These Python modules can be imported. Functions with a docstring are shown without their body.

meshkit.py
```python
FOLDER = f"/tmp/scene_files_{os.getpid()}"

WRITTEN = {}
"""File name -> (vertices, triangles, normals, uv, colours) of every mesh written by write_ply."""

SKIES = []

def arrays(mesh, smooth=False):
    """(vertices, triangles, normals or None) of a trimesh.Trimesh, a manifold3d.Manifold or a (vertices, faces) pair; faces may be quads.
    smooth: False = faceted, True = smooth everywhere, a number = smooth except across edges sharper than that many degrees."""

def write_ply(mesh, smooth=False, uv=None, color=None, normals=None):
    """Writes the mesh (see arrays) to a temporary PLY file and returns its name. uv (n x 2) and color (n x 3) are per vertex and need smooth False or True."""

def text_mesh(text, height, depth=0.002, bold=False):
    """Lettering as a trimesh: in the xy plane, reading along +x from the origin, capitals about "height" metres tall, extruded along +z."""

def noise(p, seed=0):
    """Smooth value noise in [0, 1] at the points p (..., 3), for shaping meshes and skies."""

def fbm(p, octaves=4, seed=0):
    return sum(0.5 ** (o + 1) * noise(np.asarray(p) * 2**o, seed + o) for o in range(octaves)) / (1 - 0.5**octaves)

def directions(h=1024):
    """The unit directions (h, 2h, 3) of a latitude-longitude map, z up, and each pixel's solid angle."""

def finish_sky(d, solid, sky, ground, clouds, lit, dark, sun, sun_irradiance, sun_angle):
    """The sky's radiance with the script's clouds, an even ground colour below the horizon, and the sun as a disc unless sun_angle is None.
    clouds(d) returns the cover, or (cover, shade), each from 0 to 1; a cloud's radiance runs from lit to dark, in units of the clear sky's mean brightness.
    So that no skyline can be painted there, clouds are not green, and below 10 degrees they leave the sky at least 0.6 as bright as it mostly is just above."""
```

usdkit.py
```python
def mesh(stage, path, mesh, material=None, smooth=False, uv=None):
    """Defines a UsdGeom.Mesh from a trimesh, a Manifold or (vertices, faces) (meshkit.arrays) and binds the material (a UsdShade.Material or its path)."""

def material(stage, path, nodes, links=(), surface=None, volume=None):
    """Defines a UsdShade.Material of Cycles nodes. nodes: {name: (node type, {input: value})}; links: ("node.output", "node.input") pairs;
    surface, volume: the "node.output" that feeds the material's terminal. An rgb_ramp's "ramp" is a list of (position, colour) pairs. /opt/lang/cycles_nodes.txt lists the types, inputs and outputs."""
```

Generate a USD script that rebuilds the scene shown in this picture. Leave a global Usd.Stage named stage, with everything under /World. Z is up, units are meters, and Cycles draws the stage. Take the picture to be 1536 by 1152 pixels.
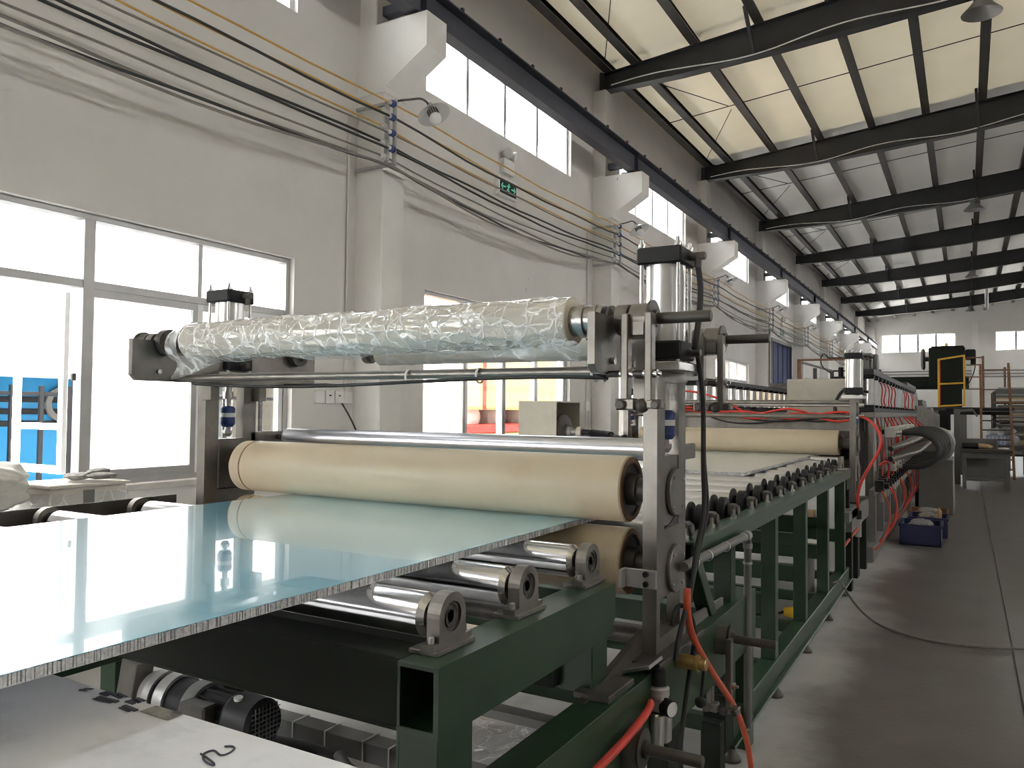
import math, random
import numpy as np
import trimesh
from shapely.geometry import Polygon, Point, box as sbox
from shapely.ops import unary_union
import usdkit, meshkit
from pxr import Usd, UsdGeom, UsdLux, UsdShade, Gf, Sdf
random.seed(7); rng = np.random.default_rng(7)
stage = Usd.Stage.CreateInMemory()
UsdGeom.SetStageUpAxis(stage, 'Z'); UsdGeom.SetStageMetersPerUnit(stage, 1.0)
UsdGeom.Xform.Define(stage, '/World'); UsdGeom.Scope.Define(stage, '/World/Looks')

# ---------------------------------------------------------------- camera, sky, sun, exposure
EXPOSURE = 0.6
SKY_STRENGTH = 1.0
SUN_STRENGTH = 36.0
YAW, PITCH, ROLL, FOCAL, EYE = math.radians(-29.92), math.radians(1.886), math.radians(-.581), 1185.1, (0, 0, 1.5)
fw = np.array([math.sin(YAW)*math.cos(PITCH), math.cos(YAW)*math.cos(PITCH), math.sin(PITCH)])
rt = np.array([math.cos(YAW), -math.sin(YAW), 0]); dn = np.cross(fw, rt)
r2 = math.cos(ROLL)*rt + math.sin(ROLL)*dn; d2 = -math.sin(ROLL)*rt + math.cos(ROLL)*dn
cam = UsdGeom.Camera.Define(stage, '/World/camera')
cam.CreateHorizontalApertureAttr(36.0); cam.CreateVerticalApertureAttr(27.0); cam.CreateFocalLengthAttr(36.0*FOCAL/1536)
cam.CreateClippingRangeAttr(Gf.Vec2f(.05, 500)); cam.CreateExposureAttr(EXPOSURE)
M4 = Gf.Matrix4d(*[float(x) for row in ((*r2, 0), (*(-d2), 0), (*(-fw), 0), (*EYE, 1)) for x in row])
UsdGeom.Xformable(cam).AddTransformOp().Set(M4)
dome = UsdLux.DomeLight.Define(stage, '/World/sky'); dome.CreateIntensityAttr(1.0)
usdkit.material(stage, '/World/Looks/sky', {'s': ('sky_texture', {'sky_type': 'multiple_scattering', 'sun_disc': False, 'sun_elevation': math.radians(56), 'sun_rotation': math.radians(90), 'aerosol_density': 3.0}),
    'h': ('hsv', {'saturation': .12, 'value': 1.0}), 'm': ('mix_color', {'blend_type': 'multiply', 'fac': 1.0, 'b': (1.0, .985, .955)}), 'b': ('background_shader', {'strength': SKY_STRENGTH})}, [('s.color', 'h.color'), ('h.color', 'm.a'), ('m.result', 'b.color')], surface='b.background')
UsdShade.MaterialBindingAPI.Apply(dome.GetPrim()).Bind(UsdShade.Material.Get(stage, '/World/Looks/sky'))
sun = UsdLux.DistantLight.Define(stage, '/World/sun'); sun.CreateIntensityAttr(SUN_STRENGTH); sun.CreateAngleAttr(.6); sun.CreateColorAttr(Gf.Vec3f(1, .965, .91))
SUN_EL, SUN_AZ = math.radians(62), math.radians(-12)      # high, from the aisle side: it lights the lane beyond the left wall
sd = np.array([math.cos(SUN_EL)*math.cos(SUN_AZ), math.cos(SUN_EL)*math.sin(SUN_AZ), math.sin(SUN_EL)])
sx = np.cross([0, 0, 1], sd); sx /= np.linalg.norm(sx); sy = np.cross(sd, sx)
UsdGeom.Xformable(sun).AddTransformOp().Set(Gf.Matrix4d(*[float(x) for row in ((*sx, 0), (*sy, 0), (*sd, 0), (0, 0, 0, 1)) for x in row]))

# ---------------------------------------------------------------- helpers: meshes
def flat(v, f):
    v = np.asarray(v, float); f = np.asarray(f, int)
    if f.shape[1] == 4: f = np.vstack([f[:, [0, 1, 2]], f[:, [0, 2, 3]]])
    return v[f].reshape(-1, 3), np.arange(len(f)*3).reshape(-1, 3)
def J(*ms):
    """joins pieces into one part; pieces that touch are offset by a hair so that no two faces coincide"""
    out = []
    for i, m in enumerate(ms):
        if m is None: continue
        v = np.asarray(m[0], float); k = (i % 3)*.00035
        out.append((v+np.sign(v-(v.min(0)+v.max(0))/2)*k, m[1]) if k else m)
    return _J(*out)
def _J(*ms):
    ms = [m for m in ms if m is not None]; vs, fs, n = [], [], 0
    for v, f in ms:
        vs.append(v); fs.append(np.asarray(f)+n); n += len(v)
    return np.vstack(vs), np.vstack(fs)
def L(*ms): return list(ms)                                   # several pieces, each a part of its own
def _cbox_template():
    s = np.array([[a, b, c] for a in (-1, 1) for b in (-1, 1) for c in (-1, 1)], float)
    pts, key = [], []
    for i, p in enumerate(s):
        for k in range(3):
            q = p*.9; q[k] = p[k]; pts.append(q); key.append((p, k))
    h = trimesh.convex.convex_hull(np.array(pts)); d = np.linalg.norm(np.array(pts)[:, None]-h.vertices[None], axis=2)
    back = np.argmin(d, axis=0)
    return np.array([k[0] for k in key]), np.array([k[1] for k in key]), back[h.faces]
_CS, _CK, _CF = _cbox_template()
def box(x0, x1, y0, y1, z0, z1, c=.003):
    lo, hi = np.minimum([x0, y0, z0], [x1, y1, z1]), np.maximum([x0, y0, z0], [x1, y1, z1])
    m, h = (lo+hi)/2, (hi-lo)/2; c = min(c, h.min()*.45)
    if c <= 0:
        b = trimesh.creation.box(bounds=[lo, hi]); return flat(b.vertices, b.faces)
    v = _CS*(h-c); v[np.arange(24), _CK] = (_CS*h)[np.arange(24), _CK]
    return flat(v+m, _CF)
def cbox(cx, cy, cz, sx_, sy_, sz_, c=.003):
    return box(cx-sx_/2, cx+sx_/2, cy-sy_/2, cy+sy_/2, cz-sz_/2, cz+sz_/2, c)
def frame_of(d):
    d = np.asarray(d, float); d = d/np.linalg.norm(d)
    a = np.cross([0, 0, 1.0] if abs(d[2]) < .95 else [1.0, 0, 0], d); a /= np.linalg.norm(a)
    return a, np.cross(d, a), d
def bar(p0, p1, w, h, c=.003, up=None):
    """a square bar from p0 to p1: w across, h upward"""
    p0, p1 = np.asarray(p0, float), np.asarray(p1, float); L = np.linalg.norm(p1-p0); a, b, d = frame_of(p1-p0)
    if up is not None:
        a = np.cross(up, d); a /= np.linalg.norm(a); b = np.cross(d, a)
    v, f = box(-w/2, w/2, -h/2, h/2, 0, L, c)
    return v @ np.stack([a, b, d]) + p0, f
def lathe(prof, o, d, n=20, soft=False):
    """prof: (t, r) pairs along d from o; hard edges between segments unless soft"""
    o = np.asarray(o, float); a, b, d = frame_of(d); ang = np.arange(n)*2*np.pi/n
    ring = np.cos(ang)[:, None]*a + np.sin(ang)[:, None]*b
    P = [o + t*d + max(r, 1e-5)*ring for t, r in prof]
    j = np.arange(n); k = (j+1) % n
    if soft:
        v = np.vstack(P); f = [np.stack([i*n+j, i*n+k, (i+1)*n+k, (i+1)*n+j], 1) for i in range(len(P)-1)]
        f = np.vstack(f); return v, np.vstack([f[:, [0, 1, 2]], f[:, [0, 2, 3]]])
    out = []
    for i in range(len(P)-1):
        f = np.stack([j, k, n+k, n+j], 1); out.append((np.vstack([P[i], P[i+1]]), np.vstack([f[:, [0, 1, 2]], f[:, [0, 2, 3]]])))
    return _J(*out)
def cyl(p0, p1, r, n=18, ch=0.0):
    p0, p1 = np.asarray(p0, float), np.asarray(p1, float); L = np.linalg.norm(p1-p0)
    pr = [(0, 0), (0, r-ch), (ch, r), (L-ch, r), (L, r-ch), (L, 0)] if ch else [(0, 0), (0, r), (L, r), (L, 0)]
    return lathe(pr, p0, p1-p0, n)
def ball(c, r, n=14):
    m = trimesh.creation.icosphere(2, r); return np.array(m.vertices)+np.asarray(c, float), np.array(m.faces)
def tube(pts, r, n=8):
    p = np.asarray(pts, float); t = np.gradient(p, axis=0); t /= np.linalg.norm(t, axis=1, keepdims=True)+1e-12
    a = np.cross(t[0], [0, 0, 1.0]); a = a if np.linalg.norm(a) > .1 else np.cross(t[0], [1.0, 0, 0]); A = []
    for i in range(len(p)):
        a = a - (a@t[i])*t[i]; a /= np.linalg.norm(a)+1e-12; A.append(a)
    A = np.array(A); B = np.cross(t, A); ang = np.arange(n)*2*np.pi/n
    v = p[:, None] + np.broadcast_to(r, (len(p),))[:, None, None]*(np.cos(ang)[None, :, None]*A[:, None]+np.sin(ang)[None, :, None]*B[:, None])
    i, j = np.meshgrid(np.arange(len(p)-1), np.arange(n), indexing='ij'); k = (j+1) % n
    q = np.stack([i*n+j, i*n+k, (i+1)*n+k, (i+1)*n+j], -1).reshape(-1, 4)
    V = v.reshape(-1, 3); c0, c1 = len(V), len(V)+1
    V = np.vstack([V, p[0], p[-1]]); jj = np.arange(n); kk = (jj+1) % n; m = (len(p)-1)*n
    f = np.vstack([q[:, [0, 1, 2]], q[:, [0, 2, 3]], np.stack([np.full(n, c0), kk, jj], 1), np.stack([np.full(n, c1), m+jj, m+kk], 1)])
    return V, f
def spline(pts, n=24):
    from scipy.interpolate import CubicSpline
    p = np.asarray(pts, float); s = np.r_[0, np.cumsum(np.linalg.norm(np.diff(p, axis=0), axis=1))]
    return CubicSpline(s, p)(np.linspace(0, s[-1], n)) if len(p) > 2 else np.linspace(p[0], p[1], n)
def prism(poly, axis, a, b):
    """extrudes a polygon: axis 'x' takes (y, z) points, 'y' takes (x, z), 'z' takes (x, y)"""
    poly = poly if hasattr(poly, 'exterior') else Polygon(poly)
    m = trimesh.creation.extrude_polygon(poly, b-a, engine='earcut'); v = np.array(m.vertices); f = np.array(m.faces)
    if axis == 'x': v = np.stack([v[:, 2]+a, v[:, 0], v[:, 1]], 1)
    elif axis == 'y': v = np.stack([v[:, 0], v[:, 2]+a, v[:, 1]], 1); f = f[:, ::-1]
    else: v = v + [0, 0, a]
    return flat(v, f)
def rect_hole(outer, *holes):
    return sbox(*outer).difference(unary_union([sbox(*h) for h in holes])) if holes else sbox(*outer)
def hexbolt(c, d, r, h):
    return cyl(np.asarray(c, float), np.asarray(c, float)+np.asarray(d, float)*h, r, 6)
def disc_poly(cx, cy, r, n=28): return Point(cx, cy).buffer(r, quad_segs=n//4)
def rot(m, o, axis, deg):
    R = trimesh.transformations.rotation_matrix(math.radians(deg), axis, o); return m[0] @ R[:3, :3].T + R[:3, 3], m[1]
def move(m, *d): return m[0]+np.array(d, float), m[1]

# ---------------------------------------------------------------- helpers: prims
_count = {}
class Node:
    def __init__(s, path, base): s.path, s.base, s.prim = path, np.array(base, float), stage.GetPrimAtPath(path)
def unique(parent, name):
    n = _count.get((parent, name), 0); _count[(parent, name)] = n+1
    return f'{parent}/{name}' if n == 0 else f'{parent}/{name}_{n:03d}'
def tag(prim, label=None, cat=None, group=None, kind=None):
    for k, v in (('label', label), ('category', cat), ('group', group), ('kind', kind)):
        if v: prim.SetCustomDataByKey(k, v)
def thing(name, label, cat, base=(0, 0, 0), group=None, kind=None):
    p = unique('/World', name); x = UsdGeom.Xform.Define(stage, p); x.AddTranslateOp().Set(Gf.Vec3d(*map(float, base)))
    tag(x.GetPrim(), label, cat, group, kind); return Node(p, base)
def part(parent, name, m, mat, label=None, kind=None):
    """one mesh under a thing (or under a part), given in world coordinates"""
    if isinstance(m, list): return [part(parent, name, x, mat, label, kind) for x in m][0]
    p = unique(parent.path, name); v, f = m
    usdkit.mesh(stage, p, (np.asarray(v)-parent.base, f), mat, smooth=True)
    n = Node(p, parent.base); tag(n.prim, label, None, None, kind); return n
def solo(name, label, cat, m, mat, group=None, kind=None):
    """a thing that is one mesh"""
    v = np.asarray(m[0]); lo, hi = v.min(0), v.max(0); base = np.array([(lo[0]+hi[0])/2, (lo[1]+hi[1])/2, lo[2]])
    p = unique('/World', name); g = usdkit.mesh(stage, p, (v-base, m[1]), mat, smooth=True); UsdGeom.Xformable(g).AddTranslateOp().Set(Gf.Vec3d(*map(float, base)))
    n = Node(p, base); tag(n.prim, label, cat, group, kind); return n
def copy(src, name, label, loc, rotz=0, group=None, scale=None):
    p = unique('/World', name); x = UsdGeom.Xform.Define(stage, p); prim = x.GetPrim()
    prim.GetReferences().AddInternalReference(src.path); x.ClearXformOpOrder()
    x.AddTranslateOp(UsdGeom.XformOp.PrecisionDouble).Set(Gf.Vec3d(*map(float, loc)))
    if rotz: x.AddRotateZOp().Set(float(rotz))
    prim.SetInstanceable(True); was = src.prim.GetCustomData()
    tag(prim, label, was.get('category'), group or was.get('group'), was.get('kind')); return Node(p, loc)

# ---------------------------------------------------------------- materials
def mat(name, col, rough=.5, metal=0., var=.08, scale=6., bump=0., bscale=60., col2=None, stain=None, specks=False, **kw):
    """a principled surface whose colour drifts with a noise in the place's own coordinates"""
    c = np.array(col, float); lo = np.clip(c*(1-var), 0, 1) if col2 is None else np.array(col2, float); hi = np.clip(c*(1+var), 0, 1) if col2 is None else c
    nodes = {'g': ('geometry', {}), 'n': ('noise_texture', {'scale': scale, 'detail': 5., 'roughness': .6}), 'r': ('rgb_ramp', {'ramp': [(.3, tuple(lo)), (.7, tuple(hi))]}),
             'p': ('principled_bsdf', {'roughness': rough, 'metallic': metal, **kw})}
    links = [('g.position', 'n.vector'), ('n.fac', 'r.fac')]
    last = 'r.color'
    if stain:
        sc, lo_, hi_, sfac = stain[1], *stain[2:5]
        nodes |= {'n3': ('noise_texture', {'scale': sc, 'detail': 7., 'roughness': .65}), 'k': ('map_range', {'from_min': lo_, 'from_max': hi_, 'to_min': 0., 'to_max': sfac, 'clamp': True}),
                  'mx': ('mix_color', {'b': tuple(stain[0])})}
        links += [('g.position', 'n3.vector'), ('n3.fac', 'k.value'), ('k.result', 'mx.fac'), (last, 'mx.a')]; last = 'mx.result'
    if specks:                                               # small dark nicks, longer than wide
        nodes |= {'sm': ('mapping', {'scale': (1., 1., .45)}), 'sv': ('voronoi_texture', {'scale': 1.7}), 'sk': ('map_range', {'from_min': .016, 'from_max': .022, 'to_min': .75, 'to_max': 0., 'clamp': True}), 'sx': ('mix_color', {'b': (.10, .09, .08)})}
        links += [('g.position', 'sm.vector'), ('sm.vector', 'sv.vector'), ('sv.distance', 'sk.value'), ('sk.result', 'sx.fac'), (last, 'sx.a')]; last = 'sx.result'
    links.append((last, 'p.base_color'))
    if bump:
        nodes |= {'n2': ('noise_texture', {'scale': bscale, 'detail': 4.}), 'b': ('bump', {'strength': min(1., bump), 'distance': .01})}
        links += [('g.position', 'n2.vector'), ('n2.fac', 'b.height'), ('b.normal', 'p.normal')]
    return usdkit.material(stage, f'/World/Looks/{name}', nodes, links, surface='p.BSDF')
M = dict(
    wall=mat('plaster', (.70, .675, .645), .85, var=.05, scale=1.2, bump=.25, bscale=14, stain=((.52, .49, .45), 2.6, .66, .85, .3), specks=True),
    pillar=mat('pillar_plaster', (.74, .72, .69), .85, var=.05, scale=2, bump=.2, bscale=16, stain=((.52, .49, .44), 3.5, .64, .8, .4), specks=True),
    roof=mat('roof_sheet', (.62, .60, .54), .42, var=.06, scale=.8),
    roofsteel=mat('dark_painted_steel', (.030, .030, .032), .5, var=.2, scale=3),
    purlin=mat('purlin_steel', (.060, .054, .048), .5, var=.25, scale=3),
    beam=mat('blue_grey_beam', (.055, .058, .075), .45, var=.15, scale=3),
    alu=mat('aluminium_frame', (.42, .41, .40), .4, .55, var=.08, scale=5),
    whiteframe=mat('white_frame', (.85, .85, .85), .5, var=.03),
    sill=mat('sill_concrete', (.60, .57, .53), .8, var=.1, scale=6, stain=((.36, .32, .28), 7, .6, .75, .6)),
    steel=mat('machined_steel', (.215, .20, .18), .36, .7, var=.2, scale=9, bump=.05, bscale=120, stain=((.15, .125, .10), 14, .58, .74, .6)),
    brightsteel=mat('ground_steel', (.62, .61, .60), .25, .95, var=.06, scale=8),
    chrome=mat('chrome', (.80, .81, .84), .16, 1., var=.02),
    darkchrome=mat('dark_chrome', (.70, .71, .76), .27, 1., var=.03),
    alucyl=mat('cylinder_tube', (.66, .655, .65), .28, .9, var=.05, scale=12),
    darksteel=mat('dark_steel', (.085, .078, .072), .45, .5, var=.25, scale=10),
    black=mat('black_plastic', (.013, .013, .015), .5, var=.1, specular_ior_level=.3),
    rubberblack=mat('black_rubber', (.02, .02, .021), .55, var=.1),
    green=mat('green_paint', (.014, .036, .016), .32, var=.16, scale=5, stain=((.05, .05, .045), 6, .62, .8, .5)),
    green2=mat('dark_green_paint', (.010, .014, .010), .6, var=.15, specular_ior_level=.25),
    cream=mat('cream_rubber', (.55, .46, .325), .42, var=.06, scale=2.5, stain=((.46, .34, .20), 3.2, .56, .78, .55)),
    creamdark=mat('stained_cream_rubber', (.50, .41, .28), .42, var=.1, scale=4, stain=((.26, .18, .11), 5, .48, .7, .8)),
    rubberedge=mat('worn_rubber_edge', (.23, .13, .075), .6, var=.25, scale=20),
    red=mat('red_hose', (.62, .045, .03), .35, var=.08),
    orange=mat('orange_hose', (.60, .10, .05), .35, var=.08),
    white=mat('white_plastic', (.80, .79, .77), .45, var=.03),
    bluepaint=mat('blue_coupler', (.03, .05, .16), .4, var=.1),
    creambox=mat('cream_painted_steel', (.60, .56, .47), .5, var=.07, scale=6, stain=((.34, .29, .21), 8, .62, .75, .6)),
    yellow=mat('yellow_paint', (.78, .45, .04), .45, var=.08),
    yellowplug=mat('yellow_plastic', (.85, .52, .03), .4, var=.04),
    rust=mat('rusty_steel', (.22, .115, .06), .65, .1, var=.3, scale=14),
    doorblue=mat('blue_door', (.016, .026, .10), .6, var=.1, specular_ior_level=.2),
    crate=mat('blue_crate', (.022, .026, .085), .5, var=.12),
    machinegrey=mat('machine_grey', (.16, .158, .15), .45, var=.1, scale=4),
    brass=mat('brass', (.55, .38, .16), .35, .9, var=.15, scale=20),
    wood=mat('wood', (.52, .36, .20), .6, var=.2, scale=9),
    card=mat('carton', (.62, .58, .52), .7, var=.05),
    cloth=mat('cloth', (.72, .70, .66), .9, var=.08, scale=9),
    gloves=mat('glove_cloth', (.30, .29, .27), .9, var=.35, scale=30),
    wireY=mat('yellow_wire', (.60, .34, .08), .5, var=.1),
    wireK=mat('black_wire', (.02, .02, .02), .5, var=.1),
    wireG=mat('grey_wire', (.20, .18, .16), .6, var=.15),
    wireR=mat('brown_wire', (.30, .12, .05), .5, var=.15),
    porcelain=mat('porcelain', (.62, .62, .60), .25, var=.05),
    insblue=mat('blue_insulator', (.04, .07, .20), .35, var=.1),
)

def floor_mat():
    """concrete: painted-in window light under machines, brown dirt and painted-in shade along the aisle"""
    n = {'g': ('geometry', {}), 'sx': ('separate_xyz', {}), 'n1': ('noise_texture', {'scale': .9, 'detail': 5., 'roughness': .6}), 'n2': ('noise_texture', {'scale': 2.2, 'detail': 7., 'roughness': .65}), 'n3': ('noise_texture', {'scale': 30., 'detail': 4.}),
         'w': ('math', {'math_type': 'multiply_add', 'value2': .9}), 'k': ('map_range', {'from_min': -.42, 'from_max': -.02, 'to_min': 0., 'to_max': 1., 'clamp': True, 'range_type': 'smoothstep'}),  # aisle mask: dirt, with the table's shadow edge painted in
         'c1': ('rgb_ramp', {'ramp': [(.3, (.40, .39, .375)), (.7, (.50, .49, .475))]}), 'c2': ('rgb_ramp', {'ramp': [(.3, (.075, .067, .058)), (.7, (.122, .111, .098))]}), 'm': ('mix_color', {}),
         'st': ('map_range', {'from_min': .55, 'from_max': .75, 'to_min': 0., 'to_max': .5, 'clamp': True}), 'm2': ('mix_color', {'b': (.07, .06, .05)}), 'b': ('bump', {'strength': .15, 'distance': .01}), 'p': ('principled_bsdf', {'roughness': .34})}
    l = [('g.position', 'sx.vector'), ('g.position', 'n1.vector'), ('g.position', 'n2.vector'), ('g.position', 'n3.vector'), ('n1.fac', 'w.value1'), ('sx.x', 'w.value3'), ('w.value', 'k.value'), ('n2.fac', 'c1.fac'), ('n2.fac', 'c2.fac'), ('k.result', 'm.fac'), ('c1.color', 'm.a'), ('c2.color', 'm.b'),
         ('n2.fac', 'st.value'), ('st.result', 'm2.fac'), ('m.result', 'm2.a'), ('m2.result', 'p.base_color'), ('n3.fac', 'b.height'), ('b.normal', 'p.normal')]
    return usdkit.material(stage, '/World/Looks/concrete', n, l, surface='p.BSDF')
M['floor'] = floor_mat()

# ---------------------------------------------------------------- special materials
def pane_mat(name, tint=(.97, .98, .98)):
    return usdkit.material(stage, f'/World/Looks/{name}', {'t': ('transparent_bsdf', {'color': tint}), 'g': ('glossy_bsdf', {'color': (1, 1, 1), 'roughness': .02}), 'l': ('layer_weight', {'blend': .5}), 'w': ('math', {'math_type': 'power', 'value2': 4.}), 'f': ('math', {'math_type': 'multiply_add', 'value2': .8, 'value3': .04}),
        'm': ('mix_closure', {})}, [('l.facing', 'w.value1'), ('w.value', 'f.value1'), ('f.value', 'm.fac'), ('t.BSDF', 'm.closure1'), ('g.BSDF', 'm.closure2')], surface='m.closure')
M['pane'] = pane_mat('window_glass')
M['frost'] = usdkit.material(stage, '/World/Looks/frosted_pane', {'t': ('translucent_bsdf', {'color': (.97, .97, .96)}), 'd': ('principled_bsdf', {'base_color': (.85, .85, .84), 'roughness': .3}), 'm': ('mix_closure', {'fac': .2})},
    [('t.BSDF', 'm.closure1'), ('d.BSDF', 'm.closure2')], surface='m.closure')
def film_mat(name, alpha, col, crackle, strength, rough=.12, crease=.8):
    """thin clear plastic: fine folds, their white glints painted into the colour"""
    return usdkit.material(stage, f'/World/Looks/{name}', {'g': ('geometry', {}), 'dn': ('noise_texture', {'scale': 7., 'detail': 3.}), 'ma': ('vector_math', {'math_type': 'multiply_add', 'vector2': (.16, .16, .16)}),
        'v': ('voronoi_texture', {'feature': 'distance_to_edge', 'scale': crackle}), 'v2': ('voronoi_texture', {'feature': 'distance_to_edge', 'scale': crackle*1.9}), 'mk': ('noise_texture', {'scale': 11., 'detail': 2.}), 'mr': ('map_range', {'from_min': .42, 'from_max': .60, 'to_min': 0., 'to_max': 1., 'clamp': True}),
        'r': ('map_range', {'from_min': 0., 'from_max': .085, 'to_min': 1., 'to_max': 0., 'clamp': True}), 'r2': ('map_range', {'from_min': 0., 'from_max': .05, 'to_min': .8, 'to_max': 0., 'clamp': True}),
        'm2': ('math', {'math_type': 'multiply'}), 'ad': ('math', {'math_type': 'maximum'}), 'cf': ('math', {'math_type': 'multiply', 'value2': crease}), 'mc': ('mix_color', {'a': col, 'b': (.93, .93, .92)}), 'al': ('math', {'math_type': 'multiply_add', 'value2': (1-alpha)*.9, 'value3': alpha}),  # fold lines whitened in the base colour to stand for glints
        'b': ('bump', {'strength': strength, 'distance': .006}), 'p': ('principled_bsdf', {'roughness': rough, 'specular_ior_level': .8, 'coat_weight': .7, 'coat_roughness': .05}),
        't': ('transparent_bsdf', {'color': (.97, .97, .97)}), 'm': ('mix_closure', {})},
        [('g.position', 'dn.vector'), ('g.position', 'mk.vector'), ('mk.fac', 'mr.value'), ('dn.color', 'ma.vector1'), ('g.position', 'ma.vector3'), ('ma.vector', 'v.vector'), ('ma.vector', 'v2.vector'), ('v.distance', 'r.value'), ('v2.distance', 'r2.value'),
         ('r2.result', 'm2.value1'), ('mr.result', 'm2.value2'), ('r.result', 'ad.value1'), ('m2.value', 'ad.value2'), ('ad.value', 'b.height'), ('ad.value', 'cf.value1'), ('cf.value', 'mc.fac'), ('mc.result', 'p.base_color'), ('ad.value', 'al.value1'), ('al.value', 'm.fac'),
         ('b.normal', 'p.normal'), ('b.normal', 'p.coat_normal'), ('t.BSDF', 'm.closure1'), ('p.BSDF', 'm.closure2')], surface='m.closure')
M['filmwrap'] = film_mat('film_roll_wrap', .97, (.52, .49, .43), 15., .5, .13, .9)
M['filmplain'] = film_mat('film_roll_plain', .95, (.55, .54, .49), 6., .2, .12, .25)
M['filmloose'] = film_mat('loose_film', .28, (.78, .78, .77), 8., .5)
M['filmfloor'] = film_mat('floor_film', .35, (.5, .5, .54), 9., .6)
M['aqua'] = usdkit.material(stage, '/World/Looks/aqua_skin', {'p': ('principled_bsdf', {'base_color': (.27, .60, .76), 'roughness': .16, 'specular_ior_level': .6, 'coat_weight': 1., 'coat_roughness': .012, 'coat_ior': 1.6})}, [], surface='p.BSDF')
M['pale'] = usdkit.material(stage, '/World/Looks/pale_skin', {'p': ('principled_bsdf', {'base_color': (.42, .45, .42), 'roughness': .3, 'coat_weight': .5, 'coat_roughness': .1})}, [], surface='p.BSDF')
M['foil'] = mat('honeycomb_foil', (.66, .66, .67), .35, .35, var=.3, scale=160)
M['wrapwhite'] = mat('white_protective_film', (.80, .81, .84), .34, var=.06, scale=5, bump=.12, bscale=35, col2=None, stain=((.46, .46, .49), 7, .54, .74, .55))
M['ink'] = mat('ink', (.07, .07, .09), .7, var=.1)
M['signgreen'] = usdkit.material(stage, '/World/Looks/exit_sign_lit', {'e': ('emission', {'color': (.25, .85, .6), 'strength': .3})}, [], surface='e.emission')
M['signblack'] = mat('sign_black', (.012, .018, .016), .3)
M['clearshade'] = usdkit.material(stage, '/World/Looks/clear_lampshade', {'t': ('transparent_bsdf', {'color': (.93, .93, .93)}), 'd': ('principled_bsdf', {'base_color': (.75, .75, .75), 'roughness': .12}), 'm': ('mix_closure', {'fac': .5})}, [('t.BSDF', 'm.closure1'), ('d.BSDF', 'm.closure2')], surface='m.closure')

# ---------------------------------------------------------------- the hall: bays of six metres along y
XW, XP, YE, X2, YS = -5.5, -5.15, 54.3, 12.5, -5.8           # left wall, pillar face, end wall, right wall, wall behind the camera
BAY = lambda k: 6.26+6*k                                     # south face of pillar k
def zroof(x): return 7.28+.1*(min(x, 3.5)+5.35) - (.1*(x-3.5) if x > 3.5 else 0)
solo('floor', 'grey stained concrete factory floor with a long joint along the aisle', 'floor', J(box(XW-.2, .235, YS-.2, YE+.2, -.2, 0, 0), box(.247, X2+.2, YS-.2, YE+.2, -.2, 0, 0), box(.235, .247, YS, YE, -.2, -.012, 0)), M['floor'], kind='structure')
lowhole = [(BAY(k)+1.22, .91, BAY(k)+5.15, 2.91) for k in (-2, -1, 0, 1, 2, 4, 5, 6)]
uphole = [(BAY(k)+1.2, 5.26, BAY(k)+5.13, 6.35) for k in range(-2, 8)]
doorhole = (26.47, 0.0, 29.87, 3.95)
solo('wall_left', 'long off-white plastered wall with two rows of windows', 'wall', prism(rect_hole((YS, 0, YE, 7.5), *lowhole, *uphole, (doorhole[0], -.1, doorhole[2], doorhole[3])), 'x', XW-.24, XW), M['wall'], kind='structure')
endhole = [(-4.6, 5.28, -.53, 6.42), (1.5, 5.28, 5.5, 6.42), (7, 5.28, 11, 6.42)]
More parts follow.
